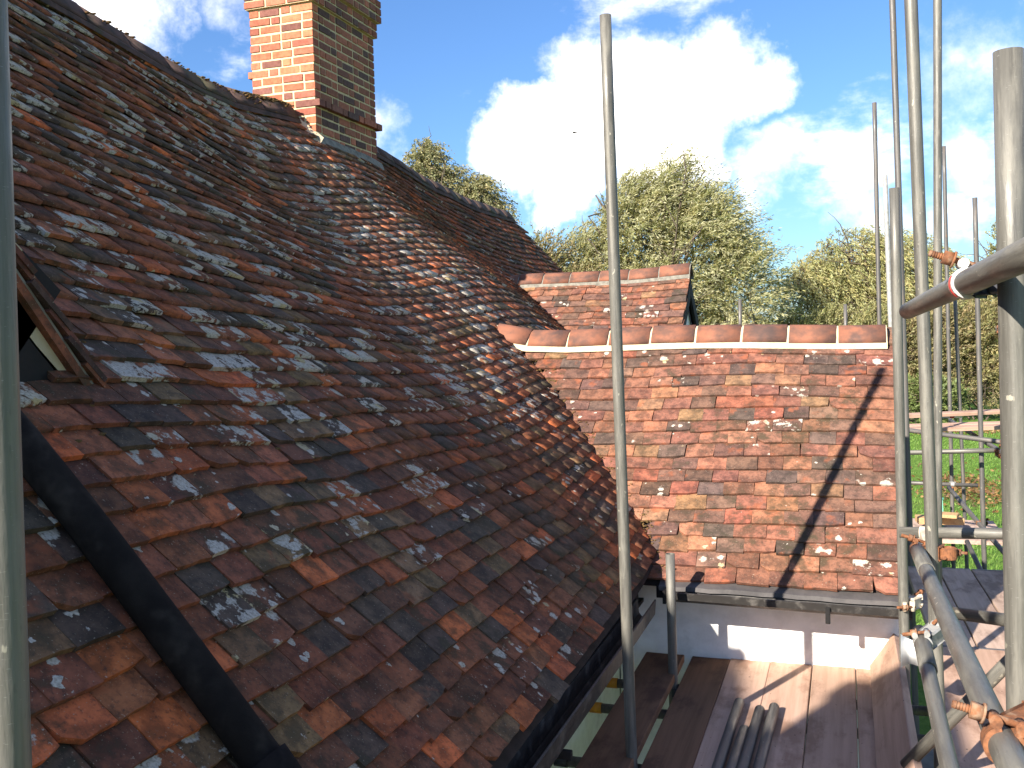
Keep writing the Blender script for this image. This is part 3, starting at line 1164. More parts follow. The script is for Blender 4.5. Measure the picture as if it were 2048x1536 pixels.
ys1 = list(np.arange(-4.9, 7.66, 0.40))
ys1[-1] = 7.64
ridge_run([(RX, y, ridge_top(y) - 0.050) for y in ys1], 0.140, 0.150, M_RIDGE_OLD, cottage, M_RIDGE_OLD, 0.006, seed=2)
ys2 = [8.88] + list(np.arange(9.2, 13.7, 0.36))
ridge_run([(RX, y, ridge_top(y) - 0.050) for y in ys2], 0.140, 0.145, M_RIDGE_OLD, cottage, M_RIDGE_OLD, 0.010, seed=5)


# ---- cottage walls, eaves
def cottage_body():
    bm = bmesh.new()
    b = [bm.verts.new(v) for v in [(-1.28, -5, 0), (-1.28, 13.4, 0), (-8.04, 13.4, 0), (-8.04, -5, 0), (-1.28, -5, 2.62), (-1.28, 13.4, 2.62), (-8.04, 13.4, 2.62), (-8.04, -5, 2.62), (RX, -5, 5.6), (RX, 13.4, 5.4)]]
    for f in ((0, 1, 5, 4), (2, 3, 7, 6), (1, 2, 6, 9, 5), (3, 0, 4, 8, 7)):
        bm.faces.new([b[i] for i in f])
    rel(bm_obj('wall', bm, M_RENDER), cottage)
    rel(box_obj('fascia', (-1.115, -5, 2.30), (-1.09, 5.22, 2.50), M_BLACK, None, 0.003), cottage)
    rel(box_obj('soffit', (-1.28, -5, 2.305), (-1.118, 5.50, 2.325), M_BLACK), cottage)
    bm = bmesh.new()
    prof = [(-1.085, 2.43), (-1.08, 2.35), (-1.06, 2.325), (-1.005, 2.325), (-0.985, 2.35), (-0.978, 2.43), (-0.986, 2.432), (-0.993, 2.355), (-1.008, 2.336), (-1.058, 2.336), (-1.072, 2.355), (-1.079, 2.43)]
    prev = None
    for i in range(25):
        y = -5 + (5.14 + 5) * i / 24
        dz = 0.012 * math.sin(y * 0.9)
        ring = [bm.verts.new((a, y, b_ + dz)) for a, b_ in prof]
        if prev:
            for k in range(len(prof)):
                kk = (k + 1) % len(prof)
                bm.faces.new((prev[k], prev[kk], ring[kk], ring[k]))
        prev = ring
    rel(bm_obj('gutter', bm, M_GUTTER), cottage)
    for y in (1.2, 2.3, 3.4, 4.5):
        rel(box_obj('gutter_bracket', (-1.09, y - 0.012, 2.285), (-0.972, y + 0.012, 2.318), M_BLACK, None, 0.003), cottage)


cottage_body()


# ---- chimney
def chimney():
    x0, x1, y0, y1, z0, z1 = -5.035, -4.395, 7.69, 8.87, 5.25, 7.22
    ch = bpy.data.objects.new('chimney', None)
    link(ch)
    rel(ch, cottage)
    bm = bmesh.new()
    bm_box(bm, (x0 + 0.007, y0 + 0.007, z0), (x1 - 0.007, y1 - 0.007, z1 - 0.01))
    bm_obj('mortar_joints', bm, M_POINT).parent = ch
    bmu = bmesh.new()
    bm_box(bmu, (-0.5, -0.5, -0.5), (0.5, 0.5, 0.5))
    bmesh.ops.bevel(bmu, geom=list(bmu.edges), offset=0.02, segments=1, affect='EDGES')
    ume = to_mesh(bmu, 'brick', M_BRICK)
    r = random.Random(5)
    rest = []
    red = [(0.42, 0.14, 0.075), (0.36, 0.12, 0.07), (0.46, 0.17, 0.085), (0.30, 0.10, 0.065), (0.20, 0.085, 0.065)]
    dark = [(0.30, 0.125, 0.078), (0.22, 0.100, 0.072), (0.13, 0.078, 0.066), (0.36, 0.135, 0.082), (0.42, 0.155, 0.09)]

    def brick(lo, hi, single, pal):
        c = r.choice(pal)
        k = r.uniform(0.85, 1.2)
        if single:
            o = bpy.data.objects.new('brick', ume)
            COL.objects.link(o)
            o.parent = ch
            o.location = [(a + b) / 2 + r.uniform(-.003, .003) for a, b in zip(lo, hi)]
            o.scale = [b - a for a, b in zip(lo, hi)]
            o.rotation_euler = (r.uniform(-.014, .014), r.uniform(-.014, .014), r.uniform(-.008, .008))
            o.color = (c[0] * k, c[1] * k, c[2] * k, 1)
        else:
            rest.append((lo, hi))

    course = 0.0755
    n = int((z1 - z0) / course)
    J = 0.018
    for k in range(n):
        z = z0 + k * course
        out_r = out_l = out_f = 0.0
        # string course low on the right side, higher on the left, and oversailing head
        if k in (9,): out_r = 0.045
        if k in (13,): out_l = 0.035
        if k >= 21: out_r = out_l = out_f = 0.030
        if k >= 23: out_r = out_l = out_f = 0.065
        X0, X1, Y0, Y1 = x0 - out_l, x1 + out_r, y0 - out_f, y1 + out_r
        zlo, zhi = z + J / 2, z + course - J / 2
        # front and back faces (along X), Flemish bond
        for face in (0, 1):
            x = X0 + (0 if k % 2 else 0)
            seq = [0.215, 0.1025] if k % 2 else [0.1025, 0.215]
            q = 0
            while x < X1 - 0.02:
                w = seq[q % 2] if not (k % 3 == 0) else 0.215
                if x == X0 and k % 2 == 0:
                    w = 0.1025
                xe = min(x + w, X1)
                if X1 - xe < 0.05: xe = X1
                lo = (x + (J / 2 if x > X0 else 0), Y0 if face == 0 else Y1 - 0.1, zlo)
                hi = (xe - (J / 2 if xe < X1 else 0), Y0 + 0.1 if face == 0 else Y1, zhi)
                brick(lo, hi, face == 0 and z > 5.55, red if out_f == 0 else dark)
                x = xe
                q += 1
        for face in (0, 1):
            y = Y0 + 0.1 + J
            q = 0
            seq = [0.215, 0.1025] if k % 2 == 0 else [0.1025, 0.215]
            ye_lim = Y1 - 0.1 - J
            while y < ye_lim - 0.02:
                w = seq[q % 2]
                ye = min(y + w, ye_lim)
                if ye_lim - ye < 0.05: ye = ye_lim
                lo = (X1 - 0.1 if face == 0 else X0, y, zlo)
                hi = (X1 if face == 0 else X0 + 0.1, ye - J if ye < ye_lim else ye, zhi)
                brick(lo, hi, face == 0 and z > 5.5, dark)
                y = ye
                q += 1
        # projecting quarter faces get their mortar bed
    bm = bmesh.new()
    for lo, hi in rest:
        bm_box(bm, lo, hi)
    o = bm_obj('brickwork', bm, M_BRICK)
    o.color = (0.26, 0.10, 0.06, 1)
    o.parent = ch
    tag(o, kind='stuff')
    # mortar bed inside the oversailing head
    bm = bmesh.new()
    bm_box(bm, (x0 - 0.022, y0 - 0.022, z0 + 21 * course + 0.004), (x1 + 0.022, y1 + 0.022, z0 + 23 * course))
    bm_box(bm, (x0 - 0.057, y0 - 0.057, z0 + 23 * course + 0.004), (x1 + 0.057, y1 + 0.057, z1 - 0.012))
    o = bm_obj('head_mortar', bm, M_POINT)
    o.parent = ch
    # flaunching where the stack meets the tiles
    bm = bmesh.new()
    prev = None
    for i in range(9):
        y = y0 - 0.05 + (y1 - y0 + 0.1) * i / 8
        zr = main_z_at(x1, y)
        ring = [bm.verts.new((x1 - 0.02, y, zr + 0.085 + random.uniform(-.01, .01))), bm.verts.new((x1 + 0.025, y, zr + 0.055)), bm.verts.new((x1 + 0.055 + random.uniform(0, .02), y, main_z_at(x1 + 0.06, y) + 0.026))]
        if prev:
            for q in range(2):
                bm.faces.new((prev[q], prev[q + 1], ring[q + 1], ring[q]))
        prev = ring
    o = bm_obj('flaunching', bm, M_MORTAR_GREY)
    o.parent = ch
    bm = bmesh.new()
    prev = None
    for i in range(7):
        x = RX + 0.06 + (x1 + 0.06 - RX - 0.06) * i / 6
        zr = main_z_at(x, y0)
        ring = [bm.verts.new((x, y0 + 0.02, zr + 0.10 + random.uniform(-.012, .012))), bm.verts.new((x, y0 - 0.025, zr + 0.055)), bm.verts.new((x, y0 - 0.07, zr + 0.026))]
        if prev:
            for q in range(2):
                bm.faces.new((prev[q], prev[q + 1], ring[q + 1], ring[q]))
        prev = ring
    o = bm_obj('flaunching', bm, M_MORTAR)
    o.parent = ch
    return ch


chimney()


def tube_chain(pts, radii, seg=5):
    """skinned polyline as numpy"""
    pts = np.asarray(pts, float)
    n = len(pts)
    tn = norm(np.gradient(pts, axis=0))
    ref = np.array([0.31, 0.87, 0.21])
    a = norm(np.cross(tn, ref))
    b = np.cross(tn, a)
    ang = np.arange(seg) * 2 * math.pi / seg
    V = pts[:, None] + radii[:, None, None] * (np.cos(ang)[None, :, None] * a[:, None] + np.sin(ang)[None, :, None] * b[:, None])
    F = []
    for i in range(n - 1):
        for k in range(seg):
            kk = (k + 1) % seg
            F.append((i * seg + k, i * seg + kk, (i + 1) * seg + kk, (i + 1) * seg + k))
    return V.reshape(-1, 3), np.array(F)


# ---- dormer gablet at the left with black bargeboard, and its downpipe over the tiles
def prism_x(bm, poly, x0, x1):
    """extrude a (y,z) polygon along x"""
    a = [bm.verts.new((x0, y, z)) for y, z in poly]
    b = [bm.verts.new((x1, y, z)) for y, z in poly]
    n = len(poly)
    bm.faces.new(a)
    bm.faces.new(list(reversed(b)))
    for i in range(n):
        j = (i + 1) % n
        bm.faces.new((a[j], a[i], b[i], b[j]))


def dormer():
    d = bpy.data.objects.new('dormer', None)
    link(d)
    rel(d, cottage)
    XF = -2.12
    AY, AZ = 2.03, 4.21           # apex of the gablet
    r = np.random.default_rng(8)

    def part(name, poly, x0, x1, m):
        bm = bmesh.new()
        prism_x(bm, poly, x0, x1)
        o = bm_obj(name, bm, m)
        o.parent = d
        return o

    for s in (1, -1):
        FY, FZ = AY + s * 0.41, 3.705
        Ls = math.hypot(FY - AY, FZ - AZ)
        dn = np.array([(FY - AY) / Ls, (FZ - AZ) / Ls])          # down the verge
        nr = np.array([-dn[1] * s, dn[0] * s])                     # outwards

        def pt(sd, off):
            """sd: distance up from the foot, off: inwards from the outer edge"""
            q = np.array([FY, FZ]) - dn * sd - nr * off
            return (float(q[0]), float(q[1]))

        def layer(name, s0, s1, o0, o1, x0, x1, m):
            return part(name, [pt(s0, o0), pt(s1, o0), pt(s1, o1), pt(s0, o1)], x0, x1, m)

        # verge tiles, lapped: the edge of each shows as a wedge
        k = 0
        sd = -0.03
        while sd < Ls - 0.02:
            e = min(sd + 0.19, Ls + 0.01)
            o = part('tile', [pt(sd, 0.0), pt(e, 0.026), pt(e, 0.042), pt(sd, 0.018)], -3.3, XF + 0.012 * r.random(), M_TILE)
            o.color = (*pick([((0.16, 0.06, 0.04), 1), ((0.09, 0.05, 0.04), 1.5), ((0.28, 0.09, 0.045), 0.8)], r), 0.15)
            sd += 0.10
            k += 1
        layer('bedding', 0.02, Ls, 0.040, 0.054, -3.2, XF - 0.012, M_MORTAR_GREY)
        o = layer('undercloak', 0.0, Ls, 0.054, 0.080, -3.2, XF - 0.004, M_TILE)
        o.color = (0.24, 0.082, 0.042, 0.1)
        part('verge_mortar', [pt(0.13, 0.080), pt(Ls, 0.080), pt(Ls, 0.135), pt(0.30, 0.122), pt(0.13, 0.108)], -3.0, XF - 0.030, M_CREAMWALL)
        # bargeboard with a rounded foot
        poly = [pt(Ls, 0.13), pt(0.30, 0.116), pt(0.16, 0.100)]
        for q in range(1, 7):
            a = math.pi * q / 6.5
            poly.append(pt(0.15 - 0.065 * math.sin(a), 0.100 + 0.085 * (1 - math.cos(a))))
        poly.append(pt(Ls, 0.30))
        part('bargeboard', poly, -2.22, XF - 0.030, M_BLACK)
    part('gable_wall', [(AY + 0.32, 3.50), (AY + 0.27, 3.72), (AY, AZ - 0.16), (AY - 0.27, 3.72), (AY - 0.32, 3.50)], -3.2, -2.20, M_BLACK)
    # mortar fillet under the foot
    bm = bmesh.new()
    bm_box(bm, (-2.16, AY + 0.30, 3.672), (-2.10, AY + 0.385, 3.690), 0.006)
    bm_obj('mortar_fillet', bm, M_MORTAR).parent = d
    # downpipe: runs down the slope at Y = 2.03
    pipe = bpy.data.objects.new('downpipe', None)
    link(pipe)
    rel(pipe, cottage)
    bm = bmesh.new()
    pts = []
    for u in np.linspace(0.385, 0.050, 9):
        p = roof_pt(u, 1.86)
        pts.append(Vector((p[0], p[1] + 0.01 * math.sin(u * 9), p[2])) + Vector((0.68, 0, 0.73)) * 0.080)
    bm.free()
    v_, f_ = tube_chain([tuple(p) for p in pts], np.full(len(pts), 0.047), 20)
    mesh_np('pipe', v_, f_, M_PIPE, pipe, True)
    bm = bmesh.new()
    a = pts[-2].lerp(pts[-1], 0.3)
    b = pts[-2].lerp(pts[-1], 0.9)
    bm_tube(bm, a, b, 0.060, 0.057, 18)
    bm_obj('socket', bm, M_PIPE).parent = pipe


dormer()


# ---- unseen shadow casters added behind and to the left of the camera
def shadow_casters():
    # invented roof prism and brick stack, shaped to cast the shadow edge on the boards
    bm = bmesh.new()
    prism_x(bm, [(1.20, 3.72), (0.22, 4.68), (0.16, 4.72), (0.08, 4.68), (-1.2, 4.05), (-2.2, 3.4)], -4.3, -2.30)
    rel(bm_obj('shadow_caster_roof', bm, M_RIDGE_OLD), cottage)
    bm = bmesh.new()
    bm_box(bm, (-2.75, -1.75, 3.6), (-2.30, -0.92, 5.66))
    bm_box(bm, (-2.79, -1.79, 5.665), (-2.26, -0.90, 5.84), 0.02)
    rel(bm_obj('shadow_caster_stack', bm, M_BRICK), cottage).color = (0.30, 0.11, 0.07, 1)


shadow_casters()


# ---- moss in the laps, the valley and on the ridge
def moss_blob_template(seed):
    r = np.random.default_rng(seed)
    bm = bmesh.new()
    bmesh.ops.create_icosphere(bm, subdivisions=1, radius=1.0)
    v = np.array([x.co[:] for x in bm.verts])
    f = np.array([[q.index for q in x.verts] for x in bm.faces])
    bm.free()
    v *= (1 + r.uniform(-0.35, 0.35, (len(v), 1)))
    return v, f


MT = [moss_blob_template(i) for i in range(6)]


def moss_field(name, pts, root, r, smin, smax, flat=0.45, m=None):
    VV, FF, base = [], [], 0
    for p in pts:
        v, f = MT[int(r.integers(6))]
        s = r.uniform(smin, smax)
        a = r.uniform(0, 6.28)
        R = np.array([[math.cos(a), -math.sin(a), 0], [math.sin(a), math.cos(a), 0], [0, 0, 1]])
        q = (v * np.array([s * r.uniform(0.8, 1.6), s * r.uniform(0.7, 1.2), s * flat])) @ R.T + np.asarray(p)
        VV.append(q); FF.append(f + base); base += len(v)
    o = mesh_np(name, np.concatenate(VV), np.concatenate(FF), m or M_MOSS)
    rel(o, root)
    tag(o, kind='stuff')
    return o


def moss():
    r = np.random.default_rng(77)
    pts = []
    # in the laps, thicker towards the wing valley
    rows = int(SL / GAUGE)
    for _ in range(2600):
        k = int(r.integers(rows))
        y = r.uniform(1.5, 10.5)
        u = (k * GAUGE + 0.015 - r.uniform(0, 0.03)) / SL
        if u < 0.005: continue
        dens_ = 0.25 + 0.75 * math.exp(-((y - 6.2) / 1.6) ** 2)
        if r.random() > dens_: continue
        p = roof_pt(u, y)
        p = p + np.array([0.68, 0, 0.73]) * 0.022
        pts.append(p)
    moss_field('moss', pts, cottage, r, 0.006, 0.017)
    # valley between main roof and near wing
    pts = []
    for _ in range(420):
        v = r.uniform(0.02, 0.97)
        lo, hi = -2.7, -0.8
        for _i in range(18):
            mid = (lo + hi) / 2
            p = wing_pt(mid, v)
            if p[2] > main_z_at(p[0], p[1]): hi = mid
            else: lo = mid
        p = wing_pt(hi + abs(r.normal(0, 0.05)) + 0.01, v) + np.array([0, -0.012, 0.022])
        pts.append(p)
    moss_field('moss', pts, wing, r, 0.004, 0.011, 0.5)
    pts = []
    for _ in range(520):
        y = r.uniform(0.5, 7.6)
        if r.random() > (0.35 + 0.65 * (math.sin(y * 2.1) > 0)): continue
        a = r.normal(0.35, 0.4)
        pts.append((RX + math.sin(a) * 0.130, y, ridge_top(y) - 0.050 + math.cos(a) * 0.142))
    for _ in range(160):
        y = r.uniform(6.9, 7.6)
        a = r.normal(0.3, 0.45)
        pts.append((RX + math.sin(a) * 0.132, y, ridge_top(y) - 0.050 + math.cos(a) * 0.148))
    moss_field('ridge_moss', pts, cottage, r, 0.006, 0.017, 0.5)


moss()


# ------------------------------------------------------------------ scaffold
G_STD = 'upright scaffold tubes'
tube_thing('scaffold_pole', (-0.985, 0.835, 0.06), (-0.866, 0.835, 4.75), 'nearest upright steel tube cut off by the left edge of the photo', group=G_STD)
tube_thing('scaffold_pole', (-0.855, 4.0, 0.06), (-0.921, 4.0, 5.162), 'tall upright steel tube alone in the middle, in front of the tiles', group=G_STD)
tube_thing('scaffold_pole', (-0.872, 5.06, 0.06), (-0.884, 5.06, 2.690), 'short upright steel tube stub at the corner of the two gutters', group=G_STD, m=M_GALV)
tube_thing('scaffold_pole', (0.52, 8.359, 0.06), (0.369, 8.359, 6.75), 'thin pole leaving the top of the photo just left of the thick pole', group=G_STD, m=M_GALV_DIM)
tube_thing('scaffold_pole', (0.285, 5.049, 0.06), (0.229, 5.049, 4.510), 'upright pole with flat cut top at the right edge of the near wing roof', group=G_STD)
tube_thing('scaffold_pole', (0.395, 4.048, 0.06), (0.240, 4.048, 5.35), 'thick upright pole leaving the top of the photo behind the clamped guard rail end', group=G_STD)
tube_thing('scaffold_pole', (0.50, 6.351, 0.06), (0.536, 6.351, 6.15), 'dead straight pale pole leaving the top of the photo, right of the thick pole', group=G_STD)
tube_thing('scaffold_pole', (0.335, 1.87, 0.06), (0.267, 1.87, 4.312), 'very thick looking nearest pole at the right edge with yellowish paint spots', group=G_STD)
tube_thing('scaffold_pole', (0.41, 11.77, 0.0), (0.334, 11.77, 6.351), 'far thin pole standing behind the right end of the near wing ridge', group=G_STD, m=M_GALV_DIM)
tube_thing('scaffold_pole', (0.52, 9.957, 0.0), (0.369, 9.957, 5.279), 'bright white sunlit pole directly left of the flat topped pole', group=G_STD, m=M_ZINC)
tube_thing('scaffold_pole', (1.29, 13.496, 0.0), (1.196, 13.496, 6.093), 'far slim pole seen right beside the straight pale pole', group=G_STD, m=M_GALV_DIM)
tube_thing('scaffold_pole', (1.52, 14.093, 0.0), (1.365, 14.093, 4.40), 'far brownish pole whose top is hidden by the guard rail', group=G_STD, m=M_GALV_DIM)
tube_thing('scaffold_pole', (1.35, 10.913, 0.0), (1.251, 10.913, 5.124), 'far pole with its top in the sky between straight pole and right edge pole', group=G_STD, m=M_GALV_DIM)
tube_thing('scaffold_pole', (-1.42, 14.332, 0.0), (-1.427, 14.332, 4.300), 'tip of a pole showing above the middle of the near wing ridge', group=G_STD, m=M_GALV_DIM)
tube_thing('scaffold_pole', (0.0, 14.293, 0.0), (0.003, 14.293, 4.175), 'tip of a pole showing above the right part of the near wing ridge', group=G_STD, m=M_GALV_DIM)
tube_thing('scaffold_pole', (1.28, 8.6, 0.06), (1.262, 8.6, 3.80), 'pale pole peeping out along the left side of the thick right edge pole', group=G_STD)

G_LED = 'horizontal scaffold tubes'
tube_thing('guard_rail_tube', (0.262, 1.30, 3.957), (0.176, 3.132, 3.894), 'shiny guard rail tube pointing at the wing, its open end by the thick pole', 'scaffold tube', G_LED)
tube_thing('ledger_tube', (0.228, 1.28, 3.215), (0.259, 4.171, 2.963), 'long handrail tube running towards the camera at lower right, held by rusty couplers', 'scaffold tube', G_LED, sleeve=(2.28, 2.88))
tube_thing('ledger_tube', (0.262, 1.6, 2.62), (0.240, 3.73, 2.755), 'lower rail tube with a joint ring, above the tilted toe board', 'scaffold tube', G_LED, sleeve=(1.78, 2.12))
tube_thing('transom_tube', (0.215, 4.53, 2.952), (1.75, 4.20, 3.055), 'weathered pale cross tube with a cream wrapped clamp at hand height', 'scaffold tube', G_LED)
tube_thing('transom_tube', (0.33, 4.115, 2.728), (1.4, 2.95, 2.95), 'cross tube with a shadow band crossing above the right hand boards', 'scaffold tube', G_LED)
tube_thing('brace_tube', (0.20, 3.935, 2.17), (0.85, 3.60, 3.12), 'diagonal brace tube rising to the right behind the handrail', 'scaffold tube')
tube_thing('transom_tube', (0.35, 10.77, 2.536), (1.42, 10.56, 2.607), 'far thin bright cross tube, lower of the pair over the lawn', 'scaffold tube', G_LED)
tube_thing('ledger_tube', (0.35, 11.11, 2.78), (1.55, 10.34, 2.693), 'far grey cross tube carrying the edge of the distant boards', 'scaffold tube', G_LED, m=M_GALV_DIM)
tube_thing('ledger_tube', (1.20, 12.95, 2.68), (1.50, 9.75, 2.567), 'far tube slanting from the distant boards towards the right edge pole', 'scaffold tube', G_LED, m=M_GALV_DIM)
tube_thing('brace_tube', (1.10, 12.10, 1.99), (1.62, 8.96, 1.456), 'far sloping brace tube with dark joints above the lawn', 'scaffold tube', m=M_GALV_DIM)
tube_thing('brace_tube', (1.16, 10.9, 1.62), (1.52, 8.9, 0.72), 'lower far brace tube running down into the lawn', 'scaffold tube', m=M_GALV_DIM)
tube_thing('transom_tube', (0.55, 13.30, 1.86), (1.55, 13.35, 1.83), 'low far cross tube with an orange clamp on it', 'scaffold tube', G_LED, m=M_GALV_DIM)
tube_thing('transom_tube', (1.14, 8.66, 3.805), (1.9, 8.5, 3.80), 'short tube end with clamp sticking out left of the right edge pole', 'scaffold tube', G_LED, m=M_GALV_DIM)
# tubes under the boards towards the house wall
for (y, ln, lab) in ((5.17, 0.85, 'orange capped tube end nearest the corner, touching the white wall'), (4.80, 0.85, 'orange capped tube end, second from the corner, touching the white wall'), (4.15, 0.85, 'dark tube end touching the white wall at the bottom edge of the photo')):
    t = empty('transom_tube', (-1.262, y, 1.93))
    bm = bmesh.new()
    bm_tube(bm, (0, 0, 0), (ln + 0.9, 0, 0), 0.02415, None, 20)
    bm_obj('tube', bm, M_GALV_DIM, t)
    bm = bmesh.new()
    bm_tube(bm, (-0.006, 0, 0), (0.055, 0, 0), 0.0275, None, 20)
    bm_obj('end_cap', bm, M_ORANGE if y > 4.5 else M_STEEL_DARK, t)
    tag(t, lab, 'scaffold tube', 'tubes under the boards')


# couplers
def hexnut(bm, c, d, r, h):
    bm_tube(bm, Vector(c), Vector(c) + Vector(d).normalized() * h, r, r, 6)


def band_ring(bm, c, axis, r, w, th, a0=0.0, a1=5.6, ref=None, seg=18):
    """open steel band round a tube"""
    R = frame_to(axis)
    if ref is not None:
        zx = Vector(axis).normalized()
        xx = (Vector(ref) - zx * Vector(ref).dot(zx)).normalized()
        yy = zx.cross(xx)
        R = Matrix((xx, yy, zx)).transposed()
    prev = None
    c = Vector(c)
    for i in range(seg + 1):
        a = a0 + (a1 - a0) * i / seg
        ca, sa = math.cos(a), math.sin(a)
        ring = [bm.verts.new(c + R @ Vector((ca * rr, sa * rr, zz))) for rr, zz in ((r, -w / 2), (r + th, -w / 2 * 0.85), (r + th, w / 2 * 0.85), (r, w / 2))]
        if prev:
            for k in range(4):
                kk = (k + 1) % 4
                bm.faces.new((prev[k], prev[kk], ring[kk], ring[k]))
        else:
            bm.faces.new(ring)
        prev = ring
    bm.faces.new(list(reversed(prev)))


def coupler(loc, axA, axB, offB, label, m_band, m_bolt, bolt_dir=(-1, 0, 0), group='scaffold couplers', bolt=0.075, red=False, m_b2=None):
    """double coupler: bands round two crossing tubes, hinged flap, bolts with nuts"""
    o = empty('scaffold_coupler', loc)
    axA, axB, offB = Vector(axA).normalized(), Vector(axB).normalized(), Vector(offB)
    bd = Vector(bolt_dir).normalized()
    bd = (bd - axA * bd.dot(axA)).normalized()
    pd = axA.cross(bd).normalized()
    bm = bmesh.new()
    band_ring(bm, (0, 0, 0), axA, 0.0245, 0.048, 0.007, math.pi / 2 + 0.35, math.pi / 2 + 5.9, ref=bd)
    # lugs
    for s in (1, -1):
        cc = pd * 0.033 + bd * (0.020 * s)
        bm_tube(bm, cc - axA * 0.022, cc + axA * 0.022, 0.010, 0.010, 10)
    bm_obj('band', bm, m_band, o)
    if red:
        bm = bmesh.new()
        band_ring(bm, (0, 0, 0), axA, 0.0316, 0.016, 0.0012, -1.3, 0.15, ref=bd)
        bm_obj('paint_stripe', bm, M_RED, o)
    bm = bmesh.new()
    band_ring(bm, offB, axB, 0.0245, 0.048, 0.007, 0.4, 5.9, ref=-offB)
    bm_obj('band', bm, m_b2 or m_band, o)
    bm = bmesh.new()
    mid = offB * 0.5
    R = frame_to(offB)
    r = bmesh.ops.create_cube(bm, size=1.0)
    ll = max(offB.length - 0.052, 0.012)
    for v in r['verts']:
        v.co = mid + R @ Vector((v.co.x * 0.05, v.co.y * 0.05, v.co.z * ll))
    bmesh.ops.bevel(bm, geom=list(bm.edges), offset=0.006, segments=1, affect='EDGES')
    bm_obj('saddle', bm, m_b2 or m_band, o)
    # eye bolt with nut and thread
    for s, base in ((1, Vector((0, 0, 0))),):
        bm = bmesh.new()
        c0 = base + bd * 0.030 + pd * 0.0
        q0 = base + pd * 0.036
        bm_tube(bm, q0 - bd * 0.03, q0 + bd * bolt, 0.0062, 0.0062, 12)
        for k in range(7):
            z = bolt - 0.004 - k * 0.0045
            bm_tube(bm, q0 + bd * z, q0 + bd * (z - 0.0022), 0.0071, 0.0071, 12)
        bm_obj('bolt', bm, m_bolt, o)
        bm = bmesh.new()
        hexnut(bm, q0 + bd * (bolt - 0.045), bd, 0.0145, 0.018)
        bm_tube(bm, q0 + bd * (bolt - 0.049), q0 + bd * (bolt - 0.045), 0.017, 0.017, 16)
        bm_obj('nut', bm, m_bolt, o)
    bm = bmesh.new()
    oB = offB.normalized()
    pb = axB.cross(oB).normalized()
    q = offB + pb * 0.036
    bm_tube(bm, q - oB * 0.03, q + oB * 0.06, 0.0062, 0.0062, 12)
    hexnut(bm, q + oB * 0.02, oB, 0.0145, 0.018)
    bm_obj('bolt', bm, m_bolt, o)
    tag(o, label, 'coupler', group)
    return o


AY_ = (0.0, 1.0, 0.0)
AZ_ = (0.0, 0.0, 1.0)
coupler((0.225, 2.09, 3.930), (-0.045, 1.0, -0.03), AZ_, (0.062, -0.03, 0.0), 'pale grey clamp with red paint stripe and rusty bolt on guard rail', M_STRAP, M_RUST, (-1, 0.0, 0.35), bolt=0.085, red=True, m_b2=M_STEEL_DARK)
coupler((0.232, 1.70, 3.178), (0.01, 1.0, -0.088), AZ_, (0.085, 0.12, 0.0), 'rusty clamp with long bolt on the handrail at bottom right', M_RUST, M_RUST, (-1, 0, 0.25), bolt=0.085)
coupler((0.262, 4.10, 2.97), (0.01, 1.0, -0.088), AZ_, (0.105, -0.04, 0.0), 'orange rusted clamp at the far end of the handrail tube', M_RUST, M_RUST, (-1, 0, 0.3), bolt=0.075)
coupler((0.315, 4.48, 2.960), (1.0, -0.2, 0.065), AZ_, (0.0, -0.40, 0.0), 'cream painted clamp wrapped round the weathered cross tube', M_CREAM, M_RUST, (0, -1, 0.2), bolt=0.05)
coupler((0.243, 3.62, 2.748), (-0.01, 1.0, 0.06), (1.0, -0.5, 0.1), (0.06, 0.10, 0.02), 'galvanised clamp with rusty bolts where lower rail meets the wing corner', M_ZINC, M_RUST, (-1, 0, -0.2), bolt=0.06)
coupler((0.265, 5.06, 2.49), AZ_, (1, 0, 0), (0.06, 0.10, 0.0), 'peeling orange clamp on the pole just above the gutter end', M_CREAM, M_RUST, (-1, -0.4, 0), bolt=0.06)
coupler((1.44, 10.43, 2.69), (0.84, -0.54, -0.06), AZ_, (0.03, 0.2, -0.05), 'far orange clamp at the end of the upper cross tube', M_RUST, M_RUST, (0, 0, 1), bolt=0.05)
coupler((1.40, 10.56, 2.59), (1.0, -0.2, 0.06), (0.09, -1, -0.03), (0.05, -0.05, -0.05), 'far orange clamp at the end of the lower cross tube', M_RUST, M_RUST, (0, -0.3, 1), bolt=0.05)
coupler((1.285, 10.98, 1.80), AZ_, (0.16, -0.97, -0.17), (0.05, 0.02, 0.0), 'far rusty clamp where the sloping brace meets a pole', M_RUST, M_RUST, (1, 0, 0), bolt=0.07)
coupler((1.255, 13.40, 1.84), AZ_, (1, 0, 0), (0.0, -0.06, 0.0), 'far pale and orange clamp low on a dark pole', M_ZINC, M_RUST, (-0.3, -1, 0), bolt=0.05)
coupler((1.17, 8.65, 3.805), (1, -0.2, 0), AZ_, (0.09, 0.0, 0.0), 'small clamp on the short tube end by the right edge pole', M_RUST, M_RUST, (0, -0.2, 1), bolt=0.05)
coupler((-0.868, 5.06, 1.955), AZ_, (1, 0, 0), (0.0, 0.06, -0.03), 'blue grey clamp at the foot of the short tube stub between boards', M_STEEL_DARK, M_STEEL_DARK, (0.6, -1, 0), bolt=0.05)


